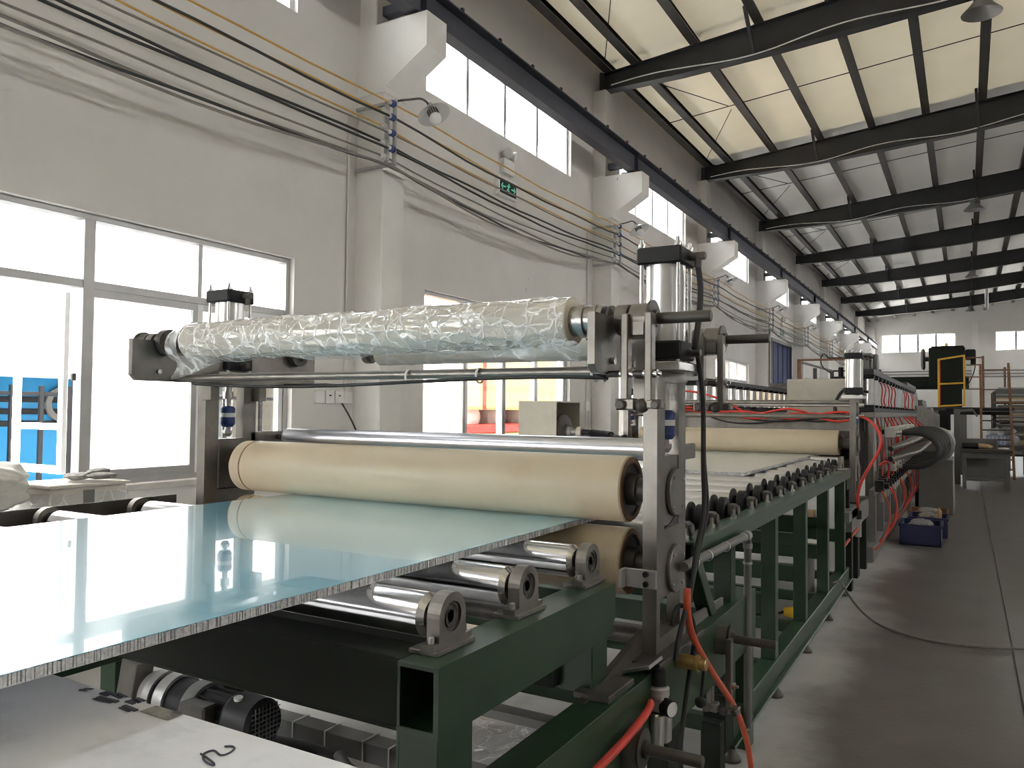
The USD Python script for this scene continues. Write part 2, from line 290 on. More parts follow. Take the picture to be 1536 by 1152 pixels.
pg = Polygon([(XW-.24, 0), (X2+.24, 0), (X2+.24, zroof(X2)+.2), (3.5, zroof(3.5)+.2), (XW-.24, zroof(XW)+.2)])
solo('wall_end', 'far off-white gable wall with a row of high windows', 'wall', prism(pg.difference(unary_union([sbox(*h) for h in endhole])), 'y', YE, YE+.24), M['wall'], kind='structure')
solo('wall_near', 'off-white gable wall with an open gate behind the camera', 'wall', prism(pg.difference(sbox(-4.8, -.1, -3.9, 3.2)), 'y', YS-.24, YS), M['wall'], kind='structure')
rlow = []; rup = uphole[1::2]
solo('wall_right', 'off-white wall on the far side of the aisle with high openings', 'wall', prism(rect_hole((YS, 0, YE, 7.5), *rlow, *rup), 'x', X2, X2+.24), M['wall'], kind='structure')
rt_ = .05
def roof_mat(name, col, tcol, fac):
    return usdkit.material(stage, f'/World/Looks/{name}', {'g': ('geometry', {}), 'n': ('noise_texture', {'scale': .7, 'detail': 3.}), 'r': ('rgb_ramp', {'ramp': [(.3, tuple(np.array(col)*.9)), (.7, col)]}), 'p': ('principled_bsdf', {'roughness': .38}),
        't': ('translucent_bsdf', {'color': tcol}), 'm': ('mix_closure', {'fac': fac})}, [('g.position', 'n.vector'), ('n.fac', 'r.fac'), ('r.color', 'p.base_color'), ('p.BSDF', 'm.closure1'), ('t.BSDF', 'm.closure2')], surface='m.closure')
M['roofwarm'] = roof_mat('yellowed_roof_sheet', (.80, .77, .66), (1.0, .95, .85), .072); M['roofgrey'] = roof_mat('grey_roof_sheet', (.78, .77, .74), (1.0, .97, .92), .034)
for a, b, nm in ((XW-.24, 3.5, 'left'), (3.5, X2+.24, 'right')):
    za, zb = zroof(a)+.2, zroof(b)+.2
    ce = thing('ceiling', f'pale translucent roof sheeting on the {nm} side of the ridge', 'roof', ((a+b)/2, 24, za), None, 'structure')
    edges = [YS-.24, BAY(-1)+.17]+[BAY(k)+.17 for k in range(0, 8)]+[YE+.24]
    for ya, yb in zip(edges[:-1], edges[1:]):
        part(ce, 'roof_sheet', prism([(a, za), (b, zb), (b, zb+rt_), (a, za+rt_)], 'y', ya, yb), M['roofwarm'] if ya < 18 else M['roofgrey'], 'yellowed roof sheeting' if ya < 18 else None)
# pillars with corbels
ordw = ['first', 'second', 'third', 'fourth', 'fifth', 'sixth', 'seventh', 'eighth', 'ninth', 'tenth']
for k in range(0, 8):
    y = BAY(k); o = ordw[k]
    p = thing('pillar', f'white wall pillar with a crane corbel, {o} along the left wall from the camera', 'pillar', (XW, y+.18, 0), 'pillars along the left wall', 'structure')
    part(p, 'shaft', box(XW-.02, XP, y, y+.36, 0, 4.78, .012), M['pillar'])
    part(p, 'collar', box(XW-.02, XP+.015, y-.012, y+.372, 4.74, 4.80, .004), M['pillar'])
    part(p, 'corbel', prism([(XP, 4.80), (-4.62, 5.12), (-4.62, 5.47), (XP-.0, 5.47), (XW-.02, 5.47), (XW-.02, 4.80)], 'y', y, y+.34), M['pillar'])
    part(p, 'upper_shaft', box(XW-.02, -5.28, y+.02, y+.36, 5.47, 6.98, .012), M['pillar'])
    part(p, 'bearing_plate', box(-5.0, -4.66, y+.03, y+.31, 5.47, 5.50, .003), M['darksteel'], 'dark steel bearing plate')
for x, nm in ((.45, 'between the two high windows'),):
    solo('pillar', f'white pillar on the far gable wall {nm}', 'pillar', box(x-.17, x+.17, YE-.3, YE+.02, 0, 6.92, .01), M['pillar'], None, 'structure')
solo('pillar', 'white corner pillar under the end of the crane beam', 'pillar', box(XW-.02, -4.95, YE-.32, YE+.02, 0, 6.9, .01), M['pillar'], None, 'structure')
# crane runway beam
cb = thing('crane_beam', 'long blue-grey steel runway beam resting on the wall corbels', 'beam', (-4.82, 24, 5.5), None, 'structure')
part(cb, 'web', box(-4.83, -4.81, YS+.1, YE-.35, 5.51, 5.80, .002), M['beam'])
part(cb, 'bottom_flange', box(-4.90, -4.74, YS+.1, YE-.35, 5.50, 5.515, .002), M['beam'])
part(cb, 'top_flange', box(-4.94, -4.70, YS+.1, YE-.35, 5.80, 5.82, .002), M['beam'])
part(cb, 'crane_rail', box(-4.85, -4.79, YS+.1, YE-.35, 5.82, 5.88, .004), M['darksteel'])
for k in range(0, 8):
    part(cb, 'stiffener', J(box(-4.895, -4.745, BAY(k)+.16, BAY(k)+.18, 5.515, 5.80, .002), box(-4.9, XW+.02, BAY(k)+.12, BAY(k)+.22, 5.62, 5.72, .003)), M['beam'])
for j in range(60): part(cb, 'rail_clip', box(-4.72, -4.69, 6.2+j*.8, 6.24+j*.8, 5.815, 5.85, .003), M['darksteel'])
# roof steel
bot = [(-5.36, 6.99), (-4.0, 7.0), (-2.5, 7.07), (-1.2, 7.16), (0, 7.25), (1.2, 7.38), (3.5, 7.66)]
botr = bot+[(7-p_[0], p_[1]) for p_ in bot[::-1][1:]]              # mirrored beyond the ridge
for k in range(0, 8):
    y = BAY(k)+.17; o = ordw[k]
    t = thing('roof_rafter', f'dark tapered steel roof rafter above the {o} wall pillar', 'rafter', (-1, y, 7), 'roof rafters', 'structure')
    top = [(3.5, zroof(3.5)), (-5.36, zroof(-5.36))]
    part(t, 'web', prism(botr+[(12.36, zroof(12.36))]+top, 'y', y-.006, y+.006), M['roofsteel'])
    part(t, 'bottom_flange', J(*[bar((a[0], y, a[1]), (b[0], y, b[1]), .2, .014, .002) for a, b in zip(botr[:-1], botr[1:])]), M['roofsteel'])
    part(t, 'top_flange', J(bar((-5.36, y, zroof(-5.36)-.008), (3.5, y, zroof(3.5)-.008), .2, .014, .002), bar((3.5, y, zroof(3.5)-.008), (12.36, y, zroof(12.36)-.008), .2, .014, .002)), M['roofsteel'])
    part(t, 'end_plate', box(-5.42, -5.36, y-.11, y+.11, 6.98, 7.3, .003), M['roofsteel'])
    for xb in (-2.82, .25, 2.3):
        zb = float(np.interp(xb, [b[0] for b in bot], [b[1] for b in bot]))
        part(t, 'flange_brace', bar((xb, y-.1, zb+.01), (xb-.04, y-.55, zroof(xb)+.1), .05, .05, .003), M['roofsteel'])
PX = [-5.34, -4.86, -3.84, -2.82, -1.79, -.76, .25, 1.27, 2.3, 3.3, 4.3, 5.3]
for i, x in enumerate(PX):
    z = zroof(x)+.005; c = Polygon([(x, z), (x+.15, z), (x+.15, z+.02), (x+.004, z+.006), (x+.004, z+.184), (x+.07, z+.19), (x+.07, z+.195), (x, z+.19)])
    nm = 'edge of the roof beside the left wall' if i == 0 else ['first', 'second'][i-10]+' beyond the ridge' if i > 9 else f'{ordw[i]} from the left wall'
    solo('roof_purlin', f'dark steel roof purlin running the length of the hall, {nm}', 'purlin', prism(c, 'y', .2, YE), M['purlin'], 'roof purlins', 'structure')
for k in range(0, 8):
    y = BAY(k)+3.17; pts = [(x, y, zroof(x)+.11) for x in (-5.3, -4.0, -2, 0, 2, 3.4)]
    tx = 'last' if k == 7 else ordw[k]
    solo('tie_rod', f'thin steel tie rod threaded through the purlins, {tx} beyond the first wall pillar', 'rod', tube(pts, .009, 6), M['roofsteel'], 'tie rods under the roof', 'structure')
    if k < 7:
        for s, a in ((0, 0), (1, 1)):
            pa, pb = ((-5.25, BAY(k)+.3, 7.42), (-4.0, BAY(k)+3.1, 7.5)) if s == 0 else ((-5.25, BAY(k)+5.9, 7.42), (-4.0, BAY(k)+3.3, 7.5))
            solo('roof_brace', f'thin diagonal brace at the {"near" if s == 0 else "far"} end of the {tx} roof bay by the wall', 'rod', tube([pa, pb], .008, 6), M['roofsteel'], 'wall side roof braces', 'structure')
# white cables along the rafters
for k in (1, 2, 3):
    y = BAY(k)+.05; xs = np.linspace(-5.2, .3 if k == 3 else 3.2, 60)
    zz = np.interp(xs, [b[0] for b in bot], [b[1] for b in bot])+.05+.045*np.sin((xs+5.2)*2.1)*(1-.3*np.sin(xs*.7))
    solo('roof_cable', f'white cable hung along the rafter above the {ordw[k]} wall pillar', 'cable', tube(np.stack([xs, np.full(60, y), zz], 1), .011, 6), M['white'], 'white cables on the rafters')

# ---------------------------------------------------------------- windows
def window(k, n, holes, detail):
    y0, z0, y1, z1 = holes; xf = XW-.12
    w = thing(f'window_{n}', f'{"low" if z1 < 4 else "high"} aluminium window in the {"bay before the first pillar" if k == -1 else "bay behind the camera" if k == -2 else ordw[k]+" bay past the first pillar"} of the left wall', 'window', (XW-.12, (y0+y1)/2, z0), None, 'structure')
    fm = M['alu'] if z1 < 4 else M['whiteframe']
    part(w, 'frame', prism(rect_hole((y0, z0, y1, z1), (y0+.045, z0+.045, y1-.045, z1-.045)), 'x', xf-.04, xf+.06), fm)
    return w, xf, fm
n = 0
for k, h in zip((-2, -1, 0, 1, 2, 4, 5, 6), lowhole):
    n += 1; w, xf, fm = window(k, n, h, 0); y0, z0, y1, z1 = h; ym = (y0+y1)/2; zt = 2.39
    part(w, 'transom', box(xf-.03, xf+.05, y0+.045, y1-.045, zt-.03, zt+.03, .003), fm)
    part(w, 'mullion', box(xf-.04, xf+.06, ym-.045, ym+.04, z0+.045, z1-.045, .003), fm)
    for a in (y0+.98, y1-.98): part(w, 'upper_mullion', box(xf-.02, xf+.03, a-.02, a+.02, zt+.03, z1-.045, .003), fm)
    for j in range(4):
        a, b = y0+.05+j*(y1-y0-.1)/4, y0+.05+(j+1)*(y1-y0-.1)/4
        part(w, 'pane', box(xf, xf+.005, a+.01, b-.01, zt+.03, z1-.05, 0), M['pane'])
        frost = (k == -1 and j == 2) or (k == 0 and j == 0)
        if frost or k != -1 or j == 3:
            part(w, 'pane', box(xf+(.02 if frost else 0), xf+(.024 if frost else .005), a+.04, b-.04, z0+.08, zt-.06, 0), M['frost'] if frost else M['pane'], 'frosted white pane' if frost else None)
            part(w, 'sash', prism(rect_hole((a, z0+.045, b, zt-.03), (a+.05, z0+.11, b-.05, zt-.085)), 'x', xf+.005, xf+.045), fm if k <= 0 and frost else M['whiteframe'])
    if k == -1:                                             # the open half: a casement swung outward and a white burglar frame
        part(w, 'open_sash', J(*[box(xf-.70, xf-.08, y0+1.867, y0+1.893, za, zb, .004) for za, zb in ((1.0, 1.06), (1.32, 1.37), (2.27, 2.33))], box(xf-.72, xf-.66, y0+1.86, y0+1.9, 1.0, 2.33, .004), box(xf-.12, xf-.06, y0+1.86, y0+1.9, 1.0, 2.33, .004)), M['whiteframe'], 'white sash swung open')
        part(w, 'handle', box(xf+.06, xf+.085, y0+1.84, y0+1.87, 1.68, 1.73, .004), M['darksteel'])
    part(w, 'sill', box(XW-.2, XW+.03, y0-.03, y1+.03, z0-.05, z0+.002, .006), M['sill'])
for k, h in zip(range(-2, 8), uphole):
    n += 1; w, xf, fm = window(k, n, h, 1); y0, z0, y1, z1 = h
    for j in range(4):
        a, b = y0+.05+j*(y1-y0-.1)/4, y0+.05+(j+1)*(y1-y0-.1)/4
        part(w, 'pane', box(xf, xf+.005, a, b, z0+.05, z1-.05, 0), M['pane'])
        if j: part(w, 'mullion', box(xf-.03, xf+.04, a-.03, a+.03, z0+.045, z1-.045, .003), M['whiteframe'])
for i, h in enumerate(endhole):
    n += 1; x0, z0, x1, z1 = h; w = thing(f'window_{n}', 'high white window in the far gable wall, ' + ('beside the left corner' if i == 0 else 'beyond the gable pillar' if i == 1 else 'beside the right corner'), 'window', ((x0+x1)/2, YE, z0), None, 'structure')
    part(w, 'frame', prism(rect_hole((x0, z0, x1, z1), (x0+.05, z0+.05, x1-.05, z1-.05)), 'y', YE+.08, YE+.16), M['whiteframe'])
    for j in range(4):
        a, b = x0+.05+j*(x1-x0-.1)/4, x0+.05+(j+1)*(x1-x0-.1)/4
        part(w, 'pane', box(a, b, YE+.12, YE+.125, z0+.05, z1-.05, 0), M['pane'])
        if j: part(w, 'mullion', box(a-.05, a+.05, YE+.08, YE+.15, z0+.05, z1-.05, .003), M['alu'])
# blue door
d = thing('door_1', 'tall dark blue ribbed folding door in the left wall beyond the fourth pillar', 'door', (XW, 28.2, 0), None, 'structure')
y0, _, y1, z1 = doorhole
part(d, 'frame', prism(Polygon([(y0, 0), (y0, z1), (y1, z1), (y1, 0), (y1-.1, 0), (y1-.1, z1-.1), (y0+.1, z1-.1), (y0+.1, 0)]), 'x', XW-.2, XW+.02), M['darksteel'])
for j in range(8):
    a = y0+.1+j*(y1-y0-.2)/8; part(d, 'leaf', box(XW-.12+.02*(j % 2), XW-.06+.02*(j % 2), a+.008, a+(y1-y0-.2)/8-.008, .02, z1-.1, .006), M['doorblue'])
# window hardware and cable trunking along the end wall
for j in range(3):
    solo('wall_pipe', f'thin pipe along the far gable wall, {["lowest", "middle", "topmost"][j]} of three', 'pipe', tube([(-4.9, YE-.05, 3.75+j*.18), (8, YE-.05, 3.75+j*.18)], .025, 8), M['wireG'], 'pipes along the gable wall')

# ---------------------------------------------------------------- outside
solo('yard', 'pale concrete yard outside the windows', 'ground', box(-60, XW-.24, -30, 110, -.25, -.05, 0), mat('yard_concrete', (.55, .54, .52), .8, var=.06, scale=.6), kind='structure')
ws = np.arange(-12, 62, .6); prof = []
for a in ws: prof += [(a, -10.5), (a+.06, -10.45), (a+.3, -10.45), (a+.36, -10.5)]
pf = [(y, x) for y, x in prof]; poly = Polygon([(x, y) for y, x in pf]+[(-10.62, ws[-1]+.36), (-10.62, ws[0])])
wall_out = thing('factory_building', 'white corrugated steel building across the lane outside the left windows', 'building', (-10.55, 25, 0))
part(wall_out, 'cladding', prism(poly, 'z', 1.9, 8.5), mat('white_cladding', (.80, .80, .79), .5, var=.03))
part(wall_out, 'gutter', box(-10.66, -10.38, ws[0], ws[-1]+.4, 1.86, 1.95, .01), M['whiteframe'])
part(wall_out, 'rail', box(-10.44, -10.40, ws[0], ws[-1]+.4, 3.2, 3.3, .01), M['whiteframe'])
part(wall_out, 'base_wall', box(-16, -15.8, ws[0], ws[-1], -.05, 8.4, 0), M['creambox'])
part(wall_out, 'roof', box(-16, -10.4, ws[0], ws[-1]+.4, 8.4, 8.6, .01), M['machinegrey'])
for i, y in enumerate(np.arange(-4, 60, 6.4)): part(wall_out, 'post', box(-10.66, -10.5, y, y+.22, -.05, 1.9, .005), M['machinegrey'])
fe = thing('yard_fence', 'grey steel bar fence under the edge of the white building', 'fence', (-10.2, 6, -.05))
fg = mat('dark_fence_paint', (.012, .012, .013), .6, specular_ior_level=.2)
part(fe, 'rail', L(box(-10.22, -10.19, 2, 10, .25, .30, .003), box(-10.22, -10.19, 2, 10, 1.62, 1.67, .003)), fg)
for y in np.arange(2.1, 10, .36): part(fe, 'bar', box(-10.225, -10.175, y, y+.05, -.05, 1.75, .003), fg)
for y in (5.05, 6.15): part(fe, 'post', box(-10.26, -10.14, y, y+.13, -.05, 1.9, .004), fg)
skyblue = mat('bright_blue_enamel', (.01, .22, .46), .4, var=.06); deepblue = mat('deep_blue_enamel', (.02, .10, .36), .4, var=.06)
bm = thing('blue_machine', 'bright blue machine parked behind the bar fence outside the open window', 'machine', (-12.2, 6, -.05))
part(bm, 'body', J(box(-12.9, -11.6, 5.3, 8.2, .2, 2.15, .03), box(-12.9, -11.5, 3.4, 4.6, .1, 2.15, .03)), skyblue)
part(bm, 'side_panel', box(-11.62, -11.5, 4.65, 5.25, 0, 2.0, .02), deepblue)
for j in range(3): part(bm, 'louvre', box(-11.62, -11.56, 5.5, 7.9, 1.2+j*.17, 1.28+j*.17, .01), M['black'])
part(bm, 'base', box(-12.8, -11.55, 3.3, 8.3, -.05, .2, .01), M['black'])
part(bm, 'fan_ring', lathe([(0, .18), (0, .26), (.06, .26), (.06, .18), (0, .18)], (-11.58, 6.8, 1.52), (1, 0, 0), 24), M['machinegrey'])
tr = thing('orange_truck', 'orange and red truck parked outside the second low window', 'truck', (-9, 14.5, -.05))
orange = mat('orange_enamel', (.78, .50, .20), .4, var=.05); redp = mat('red_enamel', (.6, .05, .04), .4, var=.05)
part(tr, 'cargo_box', box(-10.2, -7.9, 12.6, 16.4, 1.5, 3.4, .05), orange)
part(tr, 'stripe', box(-7.9, -7.885, 12.62, 12.74, 1.5, 3.4, .004), redp); part(tr, 'chassis', box(-10.0, -8.0, 12.2, 16.3, 1.05, 1.22, .03), redp); part(tr, 'lower_body', box(-10.0, -8.0, 12.4, 16.2, .7, 1.04, .03), orange)
for y in (13.1, 14.1, 15.2): part(tr, 'wrapped_bale', ball((-8.6, y, 1.36), .3), M['cloth'])
for y in (12.9, 15.6):
    for x in (-9.8, -8.1): part(tr, 'wheel', lathe([(-.15, 0), (-.15, .42), (-.1, .48), (.1, .48), (.15, .42), (.15, 0)], (x, y, .43), (1, 0, 0), 24), M['rubberblack'])
ab = thing('apartment_block', 'pale apartment block far outside the high windows', 'building', (-48, 70, 0))
part(ab, 'outer_wall', box(-56, -44, 50, 90, -.2, 34, 0), mat('pale_render', (.7, .7, .7), .8, var=.03))
for j in range(10):
    for i in range(12): part(ab, 'window_glass', box(-44.02, -43.9, 51+i*3.2, 52.6+i*3.2, 3+j*3, 4.6+j*3, 0), M['machinegrey'])
for i, (x, y, s) in enumerate(((-8, 72, 2.2), (-1.2, 76, 2.4), (5, 73, 2.3), (11, 77, 2.4))):
    t = thing('yard_tree', f'pale leafy tree outside the far gable windows, {ordw[i]} from the left', 'tree', (x, y, 0))
    part(t, 'trunk', cyl((x, y, -.1), (x, y, 4.6), .18, 10), M['wood'])
    m = trimesh.creation.icosphere(4, s); v = np.array(m.vertices); v *= (1+.35*(meshkit.fbm(v*1.6+i*9, 4, i)-.5)*2)[:, None]
    part(t, 'crown', (v*[1, 1, .85]+[x, y, 6.2], np.array(m.faces)), mat(f'tree_leaves_{i}', (.34, .36, .24), .8, var=.5, scale=3, col2=(.5, .40, .28)))
solo('yard', 'pale ground outside the near gate', 'ground', box(XW-.24, 30, -40, YS-.24, -.3, -.04, 0), M['sill'], kind='structure')
solo('yard', 'pale ground beyond the gable wall', 'ground', box(-20, 30, YE+.24, 120, -.3, -.04, 0), M['sill'], kind='structure')

# ---------------------------------------------------------------- roller presses (pinch rolls between two slotted side frames)
def press(yc, label, unwinder):
    """side frames at x -.897 and -3.09, roll axis at yc+.025"""
    P = thing('roller_press', label, 'machine', (-1.99, yc, 0)); ya = yc+.025
    for s in (1, -1):
        xi, xo = (-.922, -.874) if s > 0 else (-3.060, -3.112); lo, hi = min(xi, xo), max(xi, xo)
        plate = rect_hole((yc-.15, .714, yc+.15, 1.635), (yc-.075, 1.11, yc+.073, 1.60), (yc-.115, .76, yc+.09, .885)).union(disc_poly(ya, .965, .02))
        fr = part(P, 'side_frame', prism(plate, 'x', lo, hi), M['steel'])
        part(fr, 'bearing_block', box(lo-.002, hi-.004 if s > 0 else hi+.002, yc-.072, yc+.112, 1.115, 1.35, .004), M['steel'])
        part(fr, 'packing_wedge', prism([(yc-.075, 1.112), (yc+.073, 1.112), (yc+.073, 1.15), (yc-.02, 1.118)], 'x', lo+.004, hi-.001), M['darksteel'])
        fx = xo + (.001 if s > 0 else -.001)
        for zc in (1.225, .965):
            part(fr, 'cover_plate', lathe([(0, .082), (.010, .082), (.013, .079), (.013, 0)], (fx, ya, zc), (s, 0, 0), 36), M['steel'])
            part(fr, 'cover_screw', L(*[cyl((fx, ya+.07*math.cos(a), zc+.07*math.sin(a)), (fx+s*.018, ya+.07*math.cos(a), zc+.07*math.sin(a)), .006, 8, .001) for a in (.6, 2.3, 3.9, 5.4)]), M['brightsteel'])
        part(P, 'base_plate', box(lo-.05, hi+.045, yc-.24, yc+.24, .694, .714, .003), M['darksteel'])
        part(P, 'post', box(lo-.02, hi+.005, yc-.05, yc+.12, .0, .694, .003), M['green2'])
        # pneumatic cylinder standing on the frame
        xm = (xi+xo)/2
        part(P, 'top_plate', box(xm-.09, xm+.09, yc-.13, yc+.13, 1.635, 1.665, .003), M['brightsteel'])
        cy = part(P, 'air_cylinder', lathe([(1.735, 0), (1.735, .068), (2.005, .068), (2.005, 0)], (xm, yc, 0), (0, 0, 1), 32), M['alucyl'])
        part(cy, 'end_cap', box(xm-.079, xm+.079, yc-.079, yc+.079, 2.0, 2.058, .006), M['black']); part(cy, 'end_cap', box(xm-.079, xm+.079, yc-.079, yc+.079, 1.675, 1.738, .006), M['black'])
        for dx in (-1, 1):
            for dy in (-1, 1):
                q = (xm+dx*.064, yc+dy*.064)
                part(cy, 'tie_rod', J(cyl((*q, 1.66), (*q, 2.088), .007, 10, .001), hexbolt((*q, 2.058), (0, 0, 1), .013, .014), hexbolt((*q, 1.655), (0, 0, 1), .013, .014)), M['brightsteel'])
        part(cy, 'hose_fitting', L(cyl((xm+.079, yc+.01, 2.03), (xm+.135, yc+.01, 2.03), .014, 10, .002), cyl((xm+.11, yc+.01, 1.99), (xm+.11, yc+.01, 2.04), .012, 10, .002), cyl((xm+.079, yc+.01, 1.70), (xm+.12, yc+.01, 1.70), .014, 10, .002)), M['darksteel'])
        part(cy, 'rod', lathe([(1.36, 0), (1.36, .012), (1.375, .022), (1.39, .022), (1.39, .014), (1.41, .014), (1.41, .014), (1.54, .014), (1.54, .024), (1.575, .024), (1.575, .016), (1.68, .016), (1.68, 0)], (xm, yc, 0), (0, 0, 1), 18), M['brightsteel'])
        part(cy, 'coupler', lathe([(1.405, 0), (1.405, .024), (1.42, .034), (1.452, .034), (1.452, 0)], (xm, yc, 0), (0, 0, 1), 20), M['bluepaint'])
        part(cy, 'coupler', lathe([(1.472, 0), (1.472, .034), (1.495, .034), (1.505, .024), (1.505, 0)], (xm, yc, 0), (0, 0, 1), 20), M['bluepaint'])
        part(cy, 'coupler_ring', lathe([(1.452, 0), (1.452, .033), (1.472, .033), (1.472, 0)], (xm, yc, 0), (0, 0, 1), 20), M['white'], 'white ring of the blue coupler')
    for zc, nm in ((1.225, 'upper cream rubber roll'), (.972, 'lower cream rubber roll, stained')):
        r = part(P, 'rubber_roll', J(lathe([(-2.97, .095), (-2.97, .112), (-2.965, .1165), (-2.905, .1165)], (0, ya, zc), (1, 0, 0), 64), lathe([(-2.895, .1165), (-1.036, .1165), (-1.03, .113)], (0, ya, zc), (1, 0, 0), 64)), M['cream'] if zc > 1.1 else M['creamdark'], nm)
        part(r, 'groove', lathe([(-2.905, .1165), (-2.903, .1145), (-2.897, .1145), (-2.895, .1165)], (0, ya, zc), (1, 0, 0), 64), M['rubberedge'])
        part(r, 'rim', L(lathe([(-1.030, .113), (-1.026, .110), (-1.026, .094)], (0, ya, zc), (1, 0, 0), 64), lathe([(-2.972, .094), (-2.972, .111)], (0, ya, zc), (1, 0, 0), 64)), M['rubberedge'])
        part(r, 'end_disc', lathe([(-2.969, 0), (-2.969, .096), (-1.031, .096), (-1.031, .09), (-1.036, .088), (-1.036, 0)], (0, ya, zc), (1, 0, 0), 48), M['darksteel'])
        part(r, 'shaft', J(lathe([(-3.1, 0), (-3.1, .042), (-.91, .042), (-.91, 0)], (0, ya, zc), (1, 0, 0), 24), lathe([(-1.036, .058), (-1.0, .055), (-1.0, .04)], (0, ya, zc), (1, 0, 0), 24)), M['darksteel'])
    return P
PY = 2.62
P1 = press(PY, 'near roller press with film unwinder arms, steel side frames and cream rubber rolls', True)
part(P1, 'machine_beam', J(box(-.955, -.85, 1.32, 3.75, .60, .69, .004), box(-.86, -.85, 1.32, 3.75, .45, .69, .002)), M['green'], 'dark green base beam on the aisle side')
part(P1, 'machine_beam', box(-3.14, -3.03, 1.32, 3.75, .45, .69, .004), M['green'])
for y in (3.65,): part(P1, 'cross_beam', box(-3.03, -.95, y-.05, y+.05, .50, .60, .003), M['green'])
for x in (-.90, -3.085):
    for y in (1.42, 3.66): part(P1, 'leg', box(x-.05, x+.05, y-.05, y+.05, 0, .60, .003), M['green'])
part(P1, 'shim_plate', box(-.97, -.86, 2.05, 2.24, .69, .71, .003), M['darksteel']); part(P1, 'shim_plate', rot(box(-.95, -.83, 2.30, 2.42, .70, .712, .002), (-.9, 2.3, .70), (0, 1, 0), -18), M['brightsteel'], 'bright steel shim left lying on the beam')
part(P1, 'sensor_bracket', J(box(-.985, -.872, PY-.163, PY-.151, .925, .985, .002), box(-.986, -.975, PY-.2, PY-.15, .925, .985, .002)), M['alu'], 'bright aluminium bracket')
part(P1, 'bracket_screw', L(*[cyl((-.905, PY-.163, z), (-.905, PY-.175, z), .010, 10, .002) for z in (.94, .972)]), M['black'])
# unwinder arms, top and bottom
for s in (1, -1):
    lo, hi = (-.945, -.922) if s > 0 else (-3.060, -3.035)
    part(P1, 'arm_plate', prism([(2.10, 1.61), (2.075, 1.635), (2.075, 1.785), (3.145, 1.785), (3.145, 1.635), (3.12, 1.61)], 'x', lo, hi), M['steel'])
    part(P1, 'arm_plate', prism([(2.05, .50), (2.02, .53), (2.02, .69), (2.5, .78), (2.74, .78), (3.19, .64), (3.19, .53), (3.16, .50)], 'x', lo, hi), M['darksteel'])
    part(P1, 'arm_lug', L(box(lo-.008, hi+.03, PY-.165, PY-.12, 1.53, 1.61, .003), box(lo-.008, hi+.03, PY+.12, PY+.165, 1.53, 1.61, .003)), M['steel'])
    part(P1, 'arm_bolt', L(*[hexbolt(((hi if s > 0 else hi), y, z), (1, 0, 0), .011, .012) for y, z in ((2.2, 1.65), (2.36, 1.65), (2.88, 1.65), (3.04, 1.65), (PY-.14, 1.545), (PY-.14, 1.585))]), M['brightsteel'])
def station(y, z, label_lower, dz=-.26):
    """the shaft bearings, clutch discs, swing links and end shaft of one film roll"""
    for s in (1, -1):
        b0 = -.922 if s > 0 else -3.062
        bx = lambda t: b0+s*t
        part(P1, 'bearing_housing', J(lathe([(.012, 0), (.012, .046), (.05, .046), (.05, .03), (.06, .03), (.06, .047), (.115, .047), (.118, .03), (.118, 0)], (b0, y, z), (s, 0, 0), 28), box(min(bx(.03), bx(.11)), max(bx(.03), bx(.11)), y-.045, y+.045, z-.055, z+.002, .005)), M['steel'])
        part(P1, 'clutch_disc', L(lathe([(.115, .02), (.115, .055), (.123, .055), (.123, .02)], (b0, y, z), (s, 0, 0), 32), lathe([(-.04, .02), (-.04, .046), (-.032, .046), (-.032, .02)], (b0, y, z), (s, 0, 0), 28), lathe([(-.015, .02), (-.015, .046), (-.007, .046), (-.007, .02)], (b0, y, z), (s, 0, 0), 28)), M['darksteel'])
        part(P1, 'end_shaft', lathe([(.10, 0), (.10, .026), (.135, .026), (.135, .017), (.29, .017), (.293, .014), (.293, 0)] if s > 0 else [(0, 0), (0, .014), (.14, .014), (.14, 0)], (b0, y, z), (s, 0, 0), 20), M['darksteel'])
    if dz is None: return
    for x in (-.868, -.795):
        part(P1, 'swing_link', box(x-.011, x+.011, y-.066, y-.030, z+dz, z+.012, .003), M['steel'])
        part(P1, 'link_bolt', L(hexbolt((x+.007, y-.047, z-.165), (1, 0, 0), .013, .016), cyl((x+.02, y-.047, z-.165), (x+.034, y-.047, z-.165), .006, 8), hexbolt((x-.007, y-.047, z-.165), (-1, 0, 0), .013, .012)), M['brightsteel'])
    part(P1, 'link_block', L(box(-.895, -.835, y-.07, y-.03, z+dz-.012, z+dz+.022, .004), box(-.80, -.755, y-.068, y-.034, z+dz-.008, z+dz+.02, .004)), M['steel'])
    part(P1, 'lock_knob', J(ball((-.815, y-.055, z+dz+.002), .021), cyl((-.875, y-.085, z+dz+.004), (-.875, y-.02, z+dz+.004), .014, 14, .003), cyl((-.77, y-.08, z+dz+.004), (-.77, y-.02, z+dz+.004), .012, 14, .003)), M['darksteel'])
    part(P1, 'cross_shaft', cyl((-.93, y-.047, z-.165), (-.80, y-.047, z-.165), .010, 14), M['darksteel'])
station(2.23, 1.775, 'front'); station(3.0, 1.775, 'back'); station(2.16, .545, 'lower front', None); station(3.12, .62, 'lower back')
part(P1, 'cross_pipe', cyl((-3.05, 2.30, 1.625), (-.93, 2.30, 1.625), .0165, 20), M['steel'], 'long steel pipe under the film rolls')
part(P1, 'cable_tray', box(-3.03, -2.74, 2.92, 3.14, 1.612, 1.622, .002), M['darksteel'])
part(P1, 'idler_roll', lathe([(-3.0, 0), (-3.0, .036), (-2.99, .044), (-.955, .044), (-.945, .036), (-.945, 0)], (0, 2.92, 1.352), (1, 0, 0), 48), M['darkchrome'], 'chrome idler roll behind the rubber rolls')
